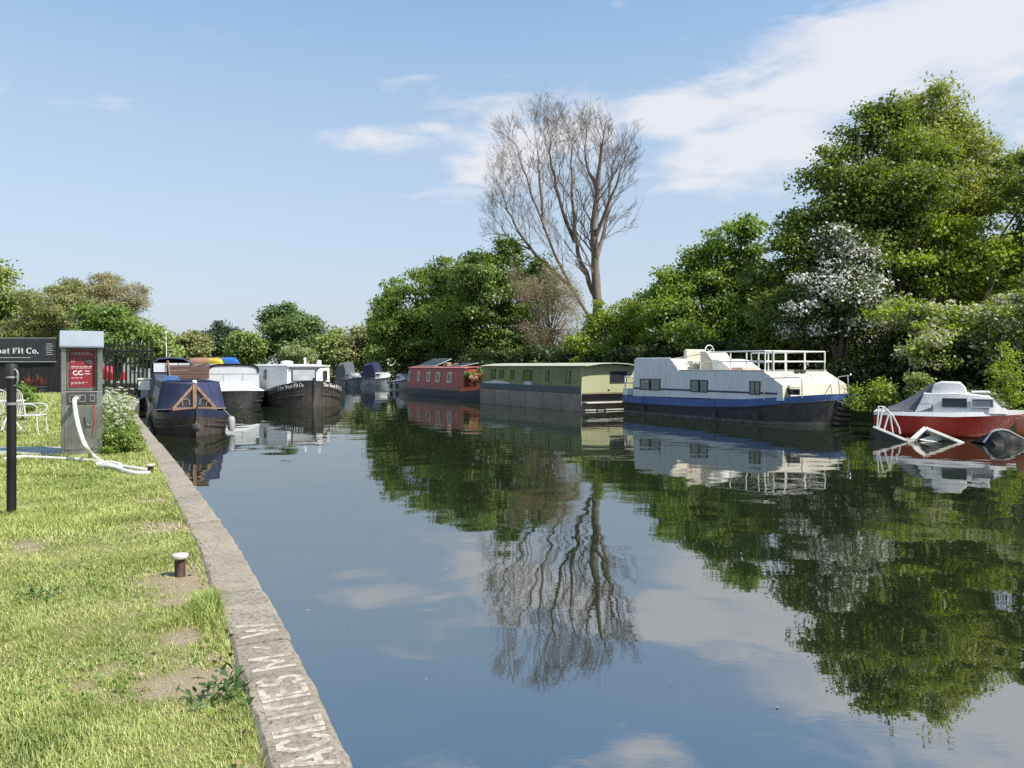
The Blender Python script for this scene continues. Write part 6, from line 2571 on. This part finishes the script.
# ---- grass: blades over the lawn
def grass():
    rng = np.random.default_rng(3)
    qy = np.array([q.y for q in QL])
    qx = np.array([q.x for q in QL])
    tx = np.gradient(qx)
    ty = np.gradient(qy)
    ln = np.hypot(tx, ty)
    ix, iy = -ty / ln, tx / ln
    V, MI = [], []

    def band(y0, y1, s0, s1, dens, hgt, wid, seed):
        r = np.random.default_rng(seed)
        n = int((y1 - y0) * (s1 - s0) * 1.12 * dens)
        y = r.uniform(y0, y1, n)
        s = r.uniform(s0, s1, n)
        px_ = np.interp(y, qy, qx) + np.interp(y, qy, ix) * (CW + s)
        py_ = y + np.interp(y, qy, iy) * (CW + s)
        # cull what lies far outside the view
        keep = (px_ > -0.80 * py_ - 1.2) & (py_ > 1.5)
        px_, py_, s = px_[keep], py_[keep], s[keep]
        b = bare(px_, py_)
        keep = r.random(len(px_)) > b * .94
        # pillar, path and hard spots stay clear
        path = (px_ < -7.6) & (py_ > 12.85) & (py_ < 14.2)
        keep &= ~path
        px_, py_, s, b = px_[keep], py_[keep], s[keep], b[keep]
        n = len(px_)
        t1 = vnoise(px_ * 2.2, py_ * 2.2, 1)
        t2 = vnoise(px_ * 7.0, py_ * 7.0, 2)
        t3 = vnoise(px_ * .6, py_ * .6, 3)
        hh = hgt * (.42 + .9 * t1 * t2 + .6 * r.random(n) ** 2) * (1 - .4 * b)
        hh *= np.where(s < .10, 1.35, 1.0)
        # long tufts
        for (tpx, tpy, tr, gain) in ((203, 622, .22, 2.6), (11, 520, .42, 1.9), (215, 600, .14, 1.8), (240, 735, .2, 1.3), (60, 528, .4, 1.4), (100, 520, .5, 1.3)):
            c = on_ground(tpx, tpy)
            d = np.hypot(px_ - c.x, (py_ - c.y) * .7)
            hh *= 1 + (gain - 1) * np.clip(1.3 - d / tr, 0, 1)
        a = r.uniform(0, 2 * PI, n)
        lean = r.uniform(.15, 1.6, n) * hh
        dx, dy = np.cos(a), np.sin(a)
        w = wid * r.uniform(.6, 1.3, n) * .5
        z0 = np.full(n, GZ - .015)
        base = np.stack([px_, py_, z0], 1)
        sdv = np.stack([-dy * w, dx * w, np.zeros(n)], 1)
        mid = base + np.stack([dx * lean * .35, dy * lean * .35, hh * .62], 1)
        tip = base + np.stack([dx * lean, dy * lean, hh], 1)
        v = np.stack([base - sdv, base + sdv, mid + sdv * .75, mid - sdv * .75, tip], 1)
        V.append(v.reshape(-1, 5, 3))
        dry = (r.random(n) < .10 + .34 * np.clip((t3 * .6 + t1 * .5) - .40, 0, 1) + .5 * b) & (hh < hgt * 1.5)
        MI.append(dry.astype(int))
    band(1.6, 4.2, .0, 3.6, 17000, .025, .0038, 1)
    band(4.2, 7, .0, 4.2, 10000, .031, .0050, 2)
    band(7, 11, .0, 5.5, 4600, .046, .008, 3)
    band(11, 17, .0, 7.5, 1900, .065, .012, 4)
    band(17, 26, .0, 11, 620, .085, .02, 5)
    band(26, 43, .0, 18, 170, .12, .04, 6)
    v = np.concatenate(V)
    mi = np.concatenate(MI)
    n = len(v)
    i = np.arange(n) * 5
    quads = np.stack([i, i + 1, i + 2, i + 3], 1)
    tris = np.stack([i + 3, i + 2, i + 4], 1)
    me = bpy.data.meshes.new('grass')
    me.vertices.add(n * 5)
    me.vertices.foreach_set('co', v.astype(np.float32).ravel())
    me.loops.add(n * 7)
    me.loops.foreach_set('vertex_index', np.concatenate([quads.ravel(), tris.ravel()]).astype(np.int32))
    me.polygons.add(n * 2)
    me.polygons.foreach_set('loop_start', np.concatenate([np.arange(0, n * 4, 4), n * 4 + np.arange(0, n * 3, 3)]).astype(np.int32))
    me.materials.append(leaf_mat('grass_blades', (.20, .265, .04), (.50, .55, .17), trans=.35, gloss=.05, clump=1.3))
    me.materials.append(leaf_mat('dry_grass_blades', (.44, .43, .18), (.58, .55, .32), trans=.3, gloss=.03, clump=1.3))
    me.polygons.foreach_set('material_index', np.concatenate([mi, mi]).astype(np.int32))
    me.update(calc_edges=True)
    me.validate()
    o = bpy.data.objects.new('grass', me)
    COL.objects.link(o)
    tag(o, 'short sunlit yellow green grass with tufts and worn gaps along the quay', 'grass', kind='stuff')
    print('blades', n)


grass()

# clover and dead bits in the turf
rng = np.random.default_rng(28)
y = rng.uniform(2.2, 13, 26000)
s = rng.uniform(0, 4.2, 26000)
P_ = []
for a, b in zip(y, s):
    q, tt, inn = quay_at_y(a)
    P_.append((q.x + inn.x * (CW + b), q.y + inn.y * (CW + b)))
P_ = np.array(P_)
msk = (vnoise(P_[:, 0] * 1.6, P_[:, 1] * 1.6, 11) > .60) & (rng.random(len(P_)) < .75) & (bare(P_[:, 0], P_[:, 1]) < .3)
P_ = P_[msk]
c = np.column_stack([P_, rng.uniform(GZ + .004, GZ + .026, len(P_))])
v, k = leaves(len(c), c, np.tile([0, 0, .05], (len(c), 1)), .020, rng, up=1.2, droop=0, aspect=.95, flat=.4)
o = np_mesh('clover', v, k, leaf_mat('clover_leaves', (.08, .16, .03), (.18, .28, .06), (.45, .36, .2), trans=.3, clump=2))
tag(o, 'low clover patches and dead leaf bits in the quayside lawn', 'clover', kind='stuff')

# specks drifting on the water near the quay
rng = np.random.default_rng(18)
c = []
while len(c) < 70:
    y = rng.uniform(3.2, 16)
    x = rng.uniform(-.45, .6) * y
    q, tt, inn = quay_at_y(y)
    if x > q.x + .08:
        c.append((x, y, .006))
c = np.array(c)
v, k = leaves(len(c), c, np.tile([0, 0, .05], (len(c), 1)), .022, rng, up=3, droop=0, aspect=.7, flat=.1)
v[:, 2] = np.clip(v[:, 2], .003, .008)
o = np_mesh('floating_leaves', v, k, leaf_mat('floating_specks', (.20, .18, .10), (.42, .40, .30), trans=.1))
tag(o, 'tiny leaves and specks drifting on the dark water', 'leaves', kind='stuff')

# small things that grow in the joints and along the inner edge of the coping
crumb = []
rng = np.random.default_rng(8)
for _ in range(500):
    y = rng.uniform(2.2, 16)
    q, tt, inn = quay_at_y(y)
    p = q + inn * (CW + rng.normal(.03, .05))
    crumb.append((p.x, p.y, GZ + .012))
c = np.array(crumb)
v, k = leaves(len(c), c, np.tile([0, 0, .3], (len(c), 1)), .03, rng, up=1.0, droop=0, aspect=.7)
o = np_mesh('leaf_litter', v, k, leaf_mat('dry_litter', (.16, .12, .06), (.30, .24, .13), (.1, .15, .03), trans=.15))
tag(o, 'dry leaf litter and clover along the inner coping edge', 'litter', kind='stuff')
